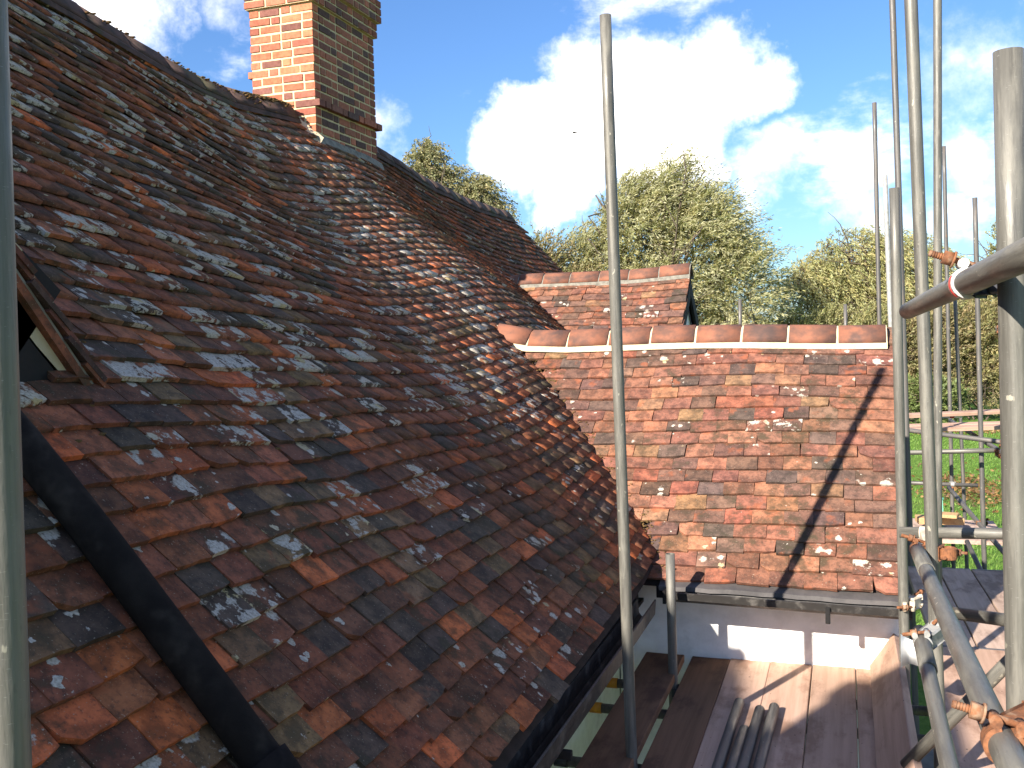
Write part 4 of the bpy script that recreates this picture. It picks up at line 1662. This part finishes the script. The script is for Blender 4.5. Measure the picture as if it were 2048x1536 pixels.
# boards: local Y along the board
def board(p, length, width, label, m, rotz=0.0, thick=0.038, tilt=0.0, group='scaffold boards', bands=True):
    o = empty('scaffold_board', p)
    o.rotation_euler = (0, tilt, rotz)
    bm = bmesh.new()
    n = 10
    rows_ = []
    for i in range(n + 1):
        y = length * i / n
        sag = random.uniform(-0.0015, 0.0015)
        wv = random.uniform(-0.0012, 0.0012)
        cz = 0.004
        prof = [(-width / 2 + wv, 0), (width / 2 + wv, 0), (width / 2 + wv, thick - cz), (width / 2 - cz + wv, thick), (0 + wv, thick - 0.0015), (-width / 2 + cz + wv, thick), (-width / 2 + wv, thick - cz)]
        rows_.append([bm.verts.new((a, y, b + sag)) for a, b in prof])
    for i in range(n):
        for k in range(7):
            kk = (k + 1) % 7
            bm.faces.new((rows_[i][k], rows_[i][kk], rows_[i + 1][kk], rows_[i + 1][k]))
    bm.faces.new(list(reversed(rows_[0])))
    bm.faces.new(rows_[-1])
    bm_obj('plank', bm, m, o)
    if bands:
        bm = bmesh.new()
        e = 0.0012
        for y0 in (length - 0.022, 0.0):
            bm_box(bm, (-width / 2 - e, y0 - 0.001, -e), (width / 2 + e, y0 + 0.023, thick + e))
            break
        bm_obj('end_band', bm, M_GALV_DIM, o)
    tag(o, label, 'board', group)
    return o


ZB = 1.962
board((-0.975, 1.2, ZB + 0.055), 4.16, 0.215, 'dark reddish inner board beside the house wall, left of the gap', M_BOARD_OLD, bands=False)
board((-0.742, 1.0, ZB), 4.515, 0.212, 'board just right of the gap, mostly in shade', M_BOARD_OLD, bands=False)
names = ['half sunlit board, second from the gap on the platform', 'sunlit board with the loose tubes on it, in front of the wall', 'widest sunlit board left of the tilted toe board']
for i, x in enumerate((-0.5253, -0.303, -0.079)):
    board((x, 1.0, ZB), 4.53 + 0.01 * i, 0.220, names[i], M_BOARD, bands=False)
board((0.122, 1.0, ZB), 4.55, 0.172, 'narrow strip of board partly hidden under the tilted toe board', M_BOARD, bands=False)
# toe board standing on edge and leaning outwards
tb = board((0.118, 1.6, 2.005), 3.90, 0.226, 'tilted toe board leaning outwards along the platform edge', M_BOARD, tilt=0.0, bands=False)
tb.rotation_euler = (0, rad(-57), 0)
tb.location = (0.195, 1.6, 2.10)
# platform on the right, round the end of the wing
names = ['shaded far board right of the wing end, first from the wing', 'shaded far board right of the wing end, second from the wing', 'shaded far board right of the wing end, third from the wing', 'far board at the right edge of the photo behind the thick pole']
for i in range(4):
    board((0.625 + 0.232 * i, 4.6, ZB), 3.42, 0.222, names[i], M_BOARD_GREY, rotz=rad(1.6))
names = ['lower right board in patchy sun under the handrail', 'sunlit lower right board crossed by the brace shadow', 'right edge board partly behind the nearest thick pole']
for i in range(3):
    board((0.44 + 0.236 * i, 1.5, ZB + 0.041), 4.42, 0.224, names[i], M_BOARD, rotz=rad(-1.0))

# loose tubes lying on the boards
for (a, b, lab) in (((-0.513, 4.803), (-0.54, 2.9), 'leftmost of four short tubes lying on the boards'), ((-0.457, 4.472), (-0.50, 2.75), 'second from left of four tubes on the boards, lying furthest back from the wall'),
                    ((-0.409, 4.731), (-0.45, 2.9), 'third from left of the four tubes lying on the boards'), ((-0.345, 4.781), (-0.395, 2.85), 'rightmost of four short tubes lying on the boards')):
    tube_thing('loose_tube', (b[0], b[1], 2.026), (a[0], a[1], 2.026), lab, 'scaffold tube', 'loose tubes on the boards', m=M_GALV_DIM)

# distant platform with boards and a cartridge
for i, (p, L_, rz, lab) in enumerate((((0.62, 12.05, 2.80), 1.3, rad(-62), 'far pinkish board raised on the distant scaffold'), ((0.60, 11.5, 2.725), 1.5, rad(-70), 'far pinkish board lying flat on the distant scaffold'),
                                      ((0.58, 11.2, 2.722), 1.45, rad(-70), 'far pinkish board at the front edge of the distant scaffold'))):
    board(p, L_, 0.225, lab, M_BOARD, rotz=rz, group='boards on the distant scaffold')


def bottle():
    o = empty('sealant_cartridge', (1.06, 12.3, 2.80))
    o.rotation_euler = (0, 0, rad(10))
    bm = bmesh.new(); bm_tube(bm, (0, 0, 0), (0.20, 0, 0), 0.032, 0.032, 16); bm_obj('barrel', bm, M_WHITEP, o)
    bm = bmesh.new(); bm_tube(bm, (0.07, 0, 0), (0.12, 0, 0), 0.0328, 0.0328, 16); bm_obj('label_band', bm, M_RED, o)
    bm = bmesh.new(); bm_tube(bm, (-0.07, 0, 0), (0, 0, 0), 0.006, 0.012, 12); bm_obj('nozzle', bm, M_WHITEP, o)
    tag(o, 'white cartridge with a red band lying on the distant boards', 'cartridge')


bottle()


def lower_clutter():
    # timber and a green trestle on the lower lift beyond the wing
    def plank(name, lo, hi, m, label, rz=0.0, tilt=0.0):
        c = [(a + b) / 2 for a, b in zip(lo, hi)]
        bm = bmesh.new()
        bm_box(bm, [a - q for a, q in zip(lo, c)], [b - q for b, q in zip(hi, c)], 0.006)
        o = bm_obj(name, bm, m)
        o.location = c
        o.rotation_euler = (tilt, 0, rz)
        tag(o, label, 'timber', 'timber on the lower lift')
    plank('timber_offcut', (0.80, 12.7, 1.44), (1.32, 12.95, 1.52), M_TIMBER, 'orange timber baulk lying below the distant boards', rad(6))
    plank('timber_offcut', (0.95, 12.5, 1.56), (1.25, 12.72, 1.60), M_TIMBER, 'short timber piece resting on the orange baulk', rad(-14))
    plank('timber_batten', (1.02, 8.9, 1.40), (1.07, 10.9, 1.45), M_TIMBER, 'pale batten sloping up behind the end of the shaded boards', rad(4), rad(-6))
    plank('timber_batten', (1.12, 8.8, 1.32), (1.17, 10.8, 1.37), M_TIMBER, 'second pale batten right of the sloping one', rad(2), rad(-4))
    # green trestle: two leaning panels with a top bar
    o = empty('green_trestle', (1.05, 13.2, 1.35))
    for s in (1, -1):
        bm = bmesh.new()
        bm_box(bm, (-0.08, -0.01, 0), (0.08, 0.01, 0.36))
        p = bm_obj('panel', bm, M_GREEN, o)
        p.rotation_euler = (s * rad(28), 0, 0)
        p.location = (0, s * 0.17, 0)
    bm = bmesh.new(); bm_tube(bm, (-0.09, 0, 0.325), (0.09, 0, 0.325), 0.02, None, 12); bm_obj('top_bar', bm, M_GREEN, o)
    tag(o, 'small green folding trestle among the timber beyond the wing', 'trestle')
    b = box_obj('lower_lift_deck', (0.55, 12.3, 1.30), (1.75, 13.6, 1.345), M_BOARD_GREY)
    tag(b, 'grey boarded lower platform under the timber and trestle', 'platform')
    # curved white plastic offcut hanging by the wing corner
    bm = bmesh.new()
    prev = None
    for i in range(13):
        a = -0.2 + 2.0 * i / 12
        x, y = 0.222 + 0.10 * i / 12, 4.70 + 0.028 * math.sin(a * 3.0)
        zt_ = 2.455 - 0.035 * math.sin(math.pi * i / 12)
        ring = [bm.verts.new(v_) for v_ in ((x, y, 2.30 + 0.02 * i / 12), (x, y, zt_), (x, y + 0.004, zt_), (x, y + 0.004, 2.30 + 0.02 * i / 12))]
        if prev:
            for k in range(4):
                bm.faces.new((prev[k], prev[(k + 1) % 4], ring[(k + 1) % 4], ring[k]))
        prev = ring
    s_ = bm_obj('plastic_offcut', bm, M_WHITEP, None, True)
    tag(s_, 'curved white plastic offcut tucked behind the pole at the gutter end', 'plastic sheet')
    # white dust sheet bundle
    bm = bmesh.new()
    bmesh.ops.create_icosphere(bm, subdivisions=3, radius=1.0)
    for v in bm.verts:
        n_ = 1 + 0.22 * math.sin(v.co.x * 7 + 2 * v.co.z) * math.cos(v.co.y * 6)
        v.co = Vector((v.co.x * 0.13 * n_, v.co.y * 0.10 * n_, max(v.co.z, -0.5) * 0.07 * n_))
    s_ = bm_obj('dust_sheet', bm, M_WHITEP, None, True)
    s_.location = (0.96, 9.7, 1.47)
    tag(s_, 'crumpled white plastic sheet beside the pale battens', 'plastic sheet')


lower_clutter()


# ------------------------------------------------------------------ trees and shrubs
def leaf_quads(P, D, L, W, r, curl=0.15):
    """thin leaf quads: centres P, directions D, length L, width W"""
    n = len(P)
    D = norm(D)
    A = norm(r.normal(size=(n, 3)))
    S = norm(np.cross(D, A))
    L = np.broadcast_to(np.asarray(L, float).reshape(-1, 1), (n, 1))
    W = np.broadcast_to(np.asarray(W, float).reshape(-1, 1), (n, 1))
    a = P
    b = P + D * L * 0.45 + S * W * 0.5
    c = P + D * L
    d = P + D * L * 0.45 - S * W * 0.5
    V = np.stack([a, b, c, d], 1).reshape(-1, 3)
    F = np.arange(n * 4).reshape(n, 4)
    return V, F


def make_tree(name, base, lobes, trunk_h, trunk_r, n_strand, per, strand_len, leaf, pal, droop, wind, label, cat, seed, group=None, limbs=None, spread=0.75, stems=1, thin=0.0):
    """lobes: (centre xyz, radii xyz, weight) of crown masses in world space. Leafy shoots grow outward from the lobes, then droop and lean with the wind"""
    r = np.random.default_rng(seed)
    root = empty(name, base)
    bx, by, bz = base
    C = np.array([l[0] for l in lobes], float)
    Rr = np.array([l[1] for l in lobes], float)
    w = np.array([l[2] for l in lobes], float)
    VV, FF, bs = [], [], 0

    def addc(pts, rad_):
        nonlocal bs
        v, f = tube_chain(pts, rad_)
        VV.append(v); FF.append(f + bs); bs += len(v)

    top = np.array([bx, by, bz + trunk_h])
    for s in range(stems):
        jx = 0 if stems == 1 else r.normal(0, 0.35, 3) * np.array([1, 1, 0])
        b0 = np.array([bx, by, bz - 0.1]) + jx * 0.6
        tt = np.linspace(0, 1, 7)[:, None]
        pts = b0 + (top + jx * 2 - b0) * tt + np.concatenate([np.zeros((1, 3)), r.normal(0, trunk_r * 0.35, (6, 3)) * [1, 1, 0]])
        addc(pts, np.linspace(trunk_r, trunk_r * 0.6, 7) / math.sqrt(stems))
    # limbs to the lobes, with branches
    for c, rr, ww in lobes:
        c = np.array(c, float)
        for q in range(6):
            tgt = c + r.normal(0, 0.42, 3) * np.array(rr)
            s0 = top - np.array([0, 0, r.uniform(0, 0.45) * trunk_h])
            tt = np.linspace(0, 1, 8)[:, None]
            mid = np.array([0, 0, 0.18 * np.linalg.norm(tgt - s0)])
            pts = s0 + (tgt - s0) * tt + mid * (tt * (1 - tt) * 2) + np.concatenate([np.zeros((1, 3)), np.cumsum(r.normal(0, 0.07, (7, 3)), 0)])
            addc(pts, np.linspace(trunk_r * 0.42, trunk_r * 0.06, 8))
            for b_ in range(5):
                st = pts[int(r.integers(3, 8))]
                e2 = st + norm(r.normal(size=3) + np.array([0, 0, 0.5])) * r.uniform(0.4, 1.0) * np.mean(rr)
                tt2 = np.linspace(0, 1, 5)[:, None]
                addc(st + (e2 - st) * tt2 + np.concatenate([np.zeros((1, 3)), np.cumsum(r.normal(0, 0.05, (4, 3)), 0)]), np.linspace(trunk_r * 0.11, trunk_r * 0.025, 5))
    mesh_np('trunk', np.concatenate(VV), np.concatenate(FF), M_BARK, None, True)
    tr = COL.objects[-1]
    rel(tr, root)
    # leafy shoots
    li = r.choice(len(lobes), n_strand, p=w / w.sum())
    dirs = norm(r.normal(size=(n_strand, 3)) + np.array([0, 0, 0.25]))
    rad_ = r.uniform(0, 1, n_strand) ** 0.42 * spread
    # clumpiness: keep shoots where a coarse noise is high
    S = C[li] + dirs * rad_[:, None] * Rr[li]
    ph = np.sin(S[:, 0] * 1.9 + seed) + np.sin(S[:, 2] * 2.3 + S[:, 0] * 0.8) + np.sin(S[:, 1] * 2.1 - S[:, 2] * 1.1)
    keep = ph > (-1.6 + thin + r.normal(0, 0.8, n_strand))
    S, dirs, li = S[keep], dirs[keep], li[keep]
    m_ = len(S)
    sl = strand_len * r.uniform(0.5, 1.3, m_)
    t = np.linspace(0.0, 1.0, per)[None, :, None]
    g = np.array([0, 0, -1.0]) * droop
    wnd = np.array(wind)
    d0 = norm(dirs * 0.8 + r.normal(0, 0.35, (m_, 3)) + np.array([0, 0, 0.35]))
    P = S[:, None] + sl[:, None, None] * (d0[:, None] * t + (g + wnd)[None, None] * t ** 2)
    T = d0[:, None] + 2 * (g + wnd)[None, None] * t
    P = P + r.normal(0, 0.035, P.shape)
    P = P.reshape(-1, 3); T = T.reshape(-1, 3)
    D = norm(T) + r.normal(0, 0.55, T.shape) + wnd * 0.5 + np.array([0, 0, -0.25 * droop])
    ok = P[:, 2] > bz + 0.1
    P, D = P[ok], D[ok]
    n = len(P)
    V, F = leaf_quads(P, D, leaf[0] * r.uniform(0.6, 1.35, n), leaf[1] * r.uniform(0.7, 1.3, n), r)
    pal = np.array(pal, float)
    strand_id = np.repeat(np.arange(m_), per)[ok]
    pc = pal[r.integers(len(pal), size=m_)][strand_id] * 0.55 + pal[r.integers(len(pal), size=n)] * 0.45
    pc = pc * r.uniform(0.7, 1.3, (n, 1))
    cols = np.concatenate([pc, np.ones((n, 1))], 1).repeat(4, 0)
    o = mesh_np('crown', V, F, M_LEAF, None, cols=cols, layer='leaf_colour')
    rel(o, root)
    # fine twigs through the crown
    VV, FF, bs = [], [], 0
    for q in r.choice(m_, min(m_, 420), replace=False):
        tt = np.linspace(-0.6, 0.9, 5)[:, None]
        pts = S[q] + sl[q] * (d0[q] * tt + (g + wnd) * tt * np.abs(tt))
        v, f = tube_chain(pts, np.linspace(0.022, 0.006, 5), 3)
        VV.append(v); FF.append(f + bs); bs += len(v)
    o = mesh_np('twigs', np.concatenate(VV), np.concatenate(FF), M_TWIG)
    rel(o, root)
    tag(o, kind='stuff')
    tag(root, label, cat, group)
    return root


WILLOW = [(0.398, 0.387, 0.256), (0.267, 0.268, 0.122), (0.350, 0.335, 0.180), (0.206, 0.224, 0.089), (0.461, 0.426, 0.258), (0.311, 0.270, 0.105)]
BROWNISH = [(0.272, 0.199, 0.101), (0.240, 0.206, 0.100), (0.332, 0.243, 0.131), (0.204, 0.183, 0.087)]
BIRCH = [(0.260, 0.246, 0.114), (0.202, 0.212, 0.110), (0.318, 0.269, 0.130), (0.181, 0.180, 0.096)]
GOLD = [(0.387, 0.377, 0.204), (0.384, 0.349, 0.139), (0.311, 0.315, 0.134), (0.446, 0.374, 0.162), (0.260, 0.284, 0.120)]
OLIVE = [(0.319, 0.305, 0.147), (0.229, 0.225, 0.090), (0.287, 0.258, 0.104), (0.183, 0.193, 0.078), (0.333, 0.282, 0.116)]
GREENB = [(0.148, 0.190, 0.061), (0.196, 0.242, 0.076), (0.122, 0.159, 0.052), (0.242, 0.266, 0.102)]

make_tree('willow_tree', (-7.1, 38.2, 0), [((-7.6, 38.2, 7.9), (2.0, 2.0, 2.5), 3.0), ((-5.4, 38.4, 7.3), (2.1, 2.0, 2.6), 3.0), ((-9.6, 38.0, 6.2), (1.7, 1.8, 2.2), 1.8), ((-3.9, 38.6, 5.6), (1.6, 1.8, 2.3), 1.9),
                                         ((-6.9, 38.0, 5.0), (3.0, 2.2, 2.4), 2.6), ((-4.6, 38.3, 3.0), (2.2, 2.0, 1.8), 1.6), ((-6.2, 38.2, 9.4), (1.2, 1.2, 1.3), 0.9)],
          2.6, 0.30, 5200, 30, 1.0, (0.16, 0.036), WILLOW, 0.30, (0.42, 0.1, 0.12), 'large silvery green willow blown by the wind, behind the smaller orange wing', 'tree', 41)
make_tree('brown_leafed_tree', (-10.9, 36.4, 0), [((-11.0, 36.4, 6.2), (1.1, 1.2, 1.8), 2), ((-9.7, 36.6, 5.0), (1.2, 1.3, 2.0), 2), ((-11.2, 36.4, 4.3), (1.6, 1.4, 2.0), 2), ((-9.0, 36.4, 3.4), (1.8, 1.4, 1.8), 2)],
          2.2, 0.16, 1200, 24, 0.7, (0.12, 0.045), BROWNISH + OLIVE[:2], 0.15, (0.25, 0, 0.1), 'brownish thin crowned tree at the end of the long main ridge', 'tree', 52, thin=0.3)
make_tree('birch_tree', (-15.4, 35.4, 0), [((-15.5, 35.4, 10.5), (0.75, 0.9, 1.3), 2.2), ((-14.6, 35.4, 9.6), (0.95, 1.0, 1.2), 2.4), ((-13.5, 35.6, 9.2), (0.85, 0.9, 1.0), 1.9), ((-15.2, 35.4, 7.6), (1.6, 1.4, 1.8), 2.2), ((-12.9, 35.6, 8.4), (0.55, 0.7, 0.8), 0.9)],
          6.5, 0.20, 1500, 26, 0.85, (0.11, 0.050), BIRCH, 0.75, (0.28, 0, 0), 'weeping autumn birch rising behind the ridge right of the chimney', 'tree', 63, thin=0.2)
make_tree('weeping_willow_tree', (1.0, 45.5, 0), [((0.2, 45.4, 7.0), (1.9, 2.0, 1.5), 2.4), ((2.2, 45.6, 6.5), (1.9, 2.0, 1.6), 2.4), ((-1.6, 45.4, 5.6), (1.7, 1.8, 1.6), 2.0), ((3.6, 45.8, 5.4), (1.4, 1.6, 1.5), 1.4), ((0.6, 45.0, 4.9), (3.2, 2.0, 1.7), 2.4)],
          3.6, 0.30, 2300, 30, 1.5, (0.17, 0.040), GOLD, 0.95, (0.50, 0.1, 0.0), 'golden weeping willow with hanging branches behind the group of right hand poles', 'tree', 74)
make_tree('far_tree', (7.2, 47.5, 0), [((7.2, 47.5, 7.0), (1.5, 1.6, 1.7), 2), ((8.6, 47.6, 6.6), (1.7, 1.6, 1.8), 2), ((6.4, 47.2, 5.2), (1.3, 1.5, 1.7), 1.6), ((9.6, 47.6, 5.0), (1.6, 1.6, 1.8), 1.4)],
          3.0, 0.22, 900, 24, 0.9, (0.15, 0.045), OLIVE + GOLD[:2], 0.25, (0.35, 0, 0.1), 'olive green tree at the right edge behind the thick nearest pole', 'tree', 85, thin=0.2)
G_SH = 'shrubs along the far edge of the lawn'
make_tree('shrub', (-3.2, 41.0, 0), [((-3.4, 41.0, 2.7), (1.6, 1.3, 1.9), 2), ((-2.0, 41.2, 2.9), (1.5, 1.3, 1.9), 2), ((-4.4, 41.0, 1.9), (1.3, 1.2, 1.6), 1.4)],
          0.9, 0.09, 1150, 24, 0.6, (0.13, 0.045), OLIVE + GREENB[:2], 0.1, (0.25, 0, 0.2), 'dense olive shrub above the middle of the near wing ridge', 'shrub', 91, G_SH, stems=4)
make_tree('shrub', (-0.3, 41.6, 0), [((-0.6, 41.6, 3.0), (1.5, 1.3, 2.0), 2), ((0.8, 41.8, 2.8), (1.5, 1.3, 2.0), 2), ((0.1, 41.4, 1.6), (1.6, 1.2, 1.5), 1.5)],
          0.9, 0.09, 1250, 24, 0.6, (0.13, 0.045), OLIVE + GOLD[:1], 0.1, (0.25, 0, 0.2), 'dense olive shrub above the right end of the near wing ridge', 'shrub', 92, G_SH, stems=4)
make_tree('shrub', (2.6, 42.0, 0), [((2.5, 42.0, 2.7), (1.4, 1.3, 1.9), 2), ((3.6, 42.2, 3.1), (1.2, 1.3, 1.9), 2), ((2.8, 41.7, 1.2), (1.5, 1.2, 1.2), 1.6)],
          0.8, 0.09, 1150, 24, 0.6, (0.13, 0.050), OLIVE[:2] + BROWNISH, 0.15, (0.25, 0, 0.2), 'olive brown shrub seen between the straight pale pole and its slim neighbour', 'shrub', 93, G_SH, stems=4)
make_tree('shrub', (5.0, 42.6, 0), [((4.8, 42.6, 2.9), (1.3, 1.3, 2.0), 2), ((6.0, 42.8, 3.3), (1.4, 1.3, 2.1), 2), ((5.2, 42.3, 1.7), (1.3, 1.2, 1.3), 1.2)],
          0.9, 0.09, 1150, 24, 0.6, (0.13, 0.050), BROWNISH + OLIVE, 0.2, (0.25, 0, 0.15), 'tall brown tinged shrub just left of the thick right edge pole', 'shrub', 94, G_SH, stems=4)
make_tree('shrub', (8.0, 43.2, 0), [((7.6, 43.2, 2.9), (1.4, 1.3, 2.0), 2), ((9.0, 43.3, 3.0), (1.5, 1.3, 2.1), 2), ((8.2, 42.8, 1.6), (1.6, 1.2, 1.3), 1.2)],
          0.9, 0.09, 900, 24, 0.6, (0.13, 0.050), BROWNISH + OLIVE, 0.2, (0.25, 0, 0.15), 'brown tinged shrub behind the thick right edge pole', 'shrub', 95, G_SH, stems=4)
make_tree('laurel_bush', (2.9, 37.6, 0), [((2.7, 37.6, 1.3), (0.75, 0.7, 1.0), 2), ((3.4, 37.8, 1.1), (0.6, 0.6, 0.8), 1.2)],
          0.5, 0.05, 420, 20, 0.32, (0.12, 0.060), GREENB + [(0.16, 0.18, 0.07)], 0.05, (0.1, 0, 0.1), 'glossy green bush at the lawn edge behind the distant boards', 'bush', 96, stems=3)


# continuing belt of trees further off, and leaf litter and grass
def far_woods():
    r = np.random.default_rng(5)
    n = 60000
    x = r.uniform(-70, 70, n)
    h = 4.6 + 1.2 * np.sin(x * 0.31) + 0.8 * np.sin(x * 0.83 + 1) + 0.5 * np.sin(x * 2.1)
    z = h * r.uniform(0, 1, n) ** 0.8
    y = 62 + r.normal(0, 1.6, n) + 0.02 * np.abs(x)
    P = np.stack([x, y, z + 0.1], -1)
    V, F = leaf_quads(P, r.normal(size=(n, 3)), 0.55 * r.uniform(0.6, 1.3, n), 0.25 * r.uniform(0.6, 1.3, n), r)
    pal = np.array(OLIVE + GREENB)
    pc = pal[r.integers(len(pal), size=n)] * r.uniform(0.7, 1.2, (n, 1))
    o = mesh_np('woodland', V, F, M_LEAF, None, cols=np.concatenate([pc, np.ones((n, 1))], 1).repeat(4, 0), layer='leaf_colour')
    tag(o, 'low belt of far off woodland beyond the shrubs', kind='stuff')


far_woods()


def lawn_cover():
    r = np.random.default_rng(6)
    n = 42000
    x = r.uniform(0.6, 7.5, n)
    y = 13 + 26 * r.uniform(0, 1, n) ** 1.2
    P = np.stack([x, y, np.zeros(n)], -1)
    D = np.stack([r.normal(0.15, 0.35, n), r.normal(0, 0.35, n), np.ones(n)], -1)
    V, F = leaf_quads(P, D, r.uniform(0.05, 0.11, n), 0.014, r)
    pal = np.array([(0.13, 0.25, 0.04), (0.17, 0.30, 0.05), (0.20, 0.30, 0.065), (0.10, 0.20, 0.035)])
    pc = pal[r.integers(4, size=n)]
    pc = np.where(((x - 2.6) / 0.9) ** 2 + ((y - 24.5) / 2.2) ** 2 < r.uniform(0.4, 1.4, n), 1.0, 0.0)[:, None] * np.array([0.15, 0.13, 0.05]) * 0.9 + np.where(((x - 2.6) / 0.9) ** 2 + ((y - 24.5) / 2.2) ** 2 < 1.0, 0.0, 1.0)[:, None] * pc
    o = mesh_np('grass', V, F, M_LEAF, None, cols=np.concatenate([pc, np.ones((n, 1))], 1).repeat(4, 0), layer='leaf_colour')
    tag(o, 'short mown green grass of the lawn beyond the scaffold', kind='stuff')
    # fallen leaves: a drift on the lawn and along the shrub line
    n1, n2 = 900, 3000
    x = np.concatenate([2.6 + r.normal(0, 0.55, n1), r.uniform(0.5, 9, n2)])
    y = np.concatenate([24.6 + r.normal(0, 1.4, n1), 38.6 + r.normal(0, 0.8, n2)])
    n = n1 + n2
    P = np.stack([x, y, 0.05 + r.uniform(0, 0.04, n)], -1)
    D = np.stack([r.normal(size=n), r.normal(size=n), r.normal(0, 0.35, n)], -1)
    V, F = leaf_quads(P, D, r.uniform(0.06, 0.13, n), 0.06, r)
    pal = np.array([(0.26, 0.14, 0.05), (0.20, 0.10, 0.04), (0.32, 0.20, 0.08), (0.15, 0.08, 0.04)])
    pc = pal[r.integers(4, size=n)]
    o = mesh_np('fallen_leaves', V, F, M_LEAF, None, cols=np.concatenate([pc, np.ones((n, 1))], 1).repeat(4, 0), layer='leaf_colour')
    tag(o, 'drift of brown fallen leaves on the lawn', kind='stuff')


lawn_cover()


# ------------------------------------------------------------------ bird high in front of the cloud
def bird():
    o = empty('bird', (-7.81, 29.39, 10.07))
    bm = bmesh.new()
    bmesh.ops.create_uvsphere(bm, u_segments=10, v_segments=6, radius=1.0)
    for v in bm.verts:
        t = v.co.x
        v.co = Vector((t * 0.09, v.co.y * 0.030 * (1 - 0.35 * t), v.co.z * 0.028))
    bm_obj('body', bm, M_BIRD, o, True)
    for s in (1, -1):
        bm = bmesh.new()
        pts = [(0.03, 0.02, 0.01), (-0.03, 0.02, 0.01), (-0.045, 0.09, 0.03), (-0.05, 0.15, 0.02), (-0.01, 0.10, 0.035)]
        up = [bm.verts.new((a, b * s, c)) for a, b, c in pts]
        dn = [bm.verts.new((a, b * s, c - 0.006)) for a, b, c in pts]
        bm.faces.new(up); bm.faces.new(list(reversed(dn)))
        for i in range(5):
            j = (i + 1) % 5
            bm.faces.new((up[i], dn[i], dn[j], up[j]))
        bm_obj('wing', bm, M_BIRD, o)
    o.scale = (0.9, 0.9, 0.9)
    tag(o, 'tiny dark bird flying in front of the big white cloud', 'bird')


bird()
bpy.context.view_layer.update()
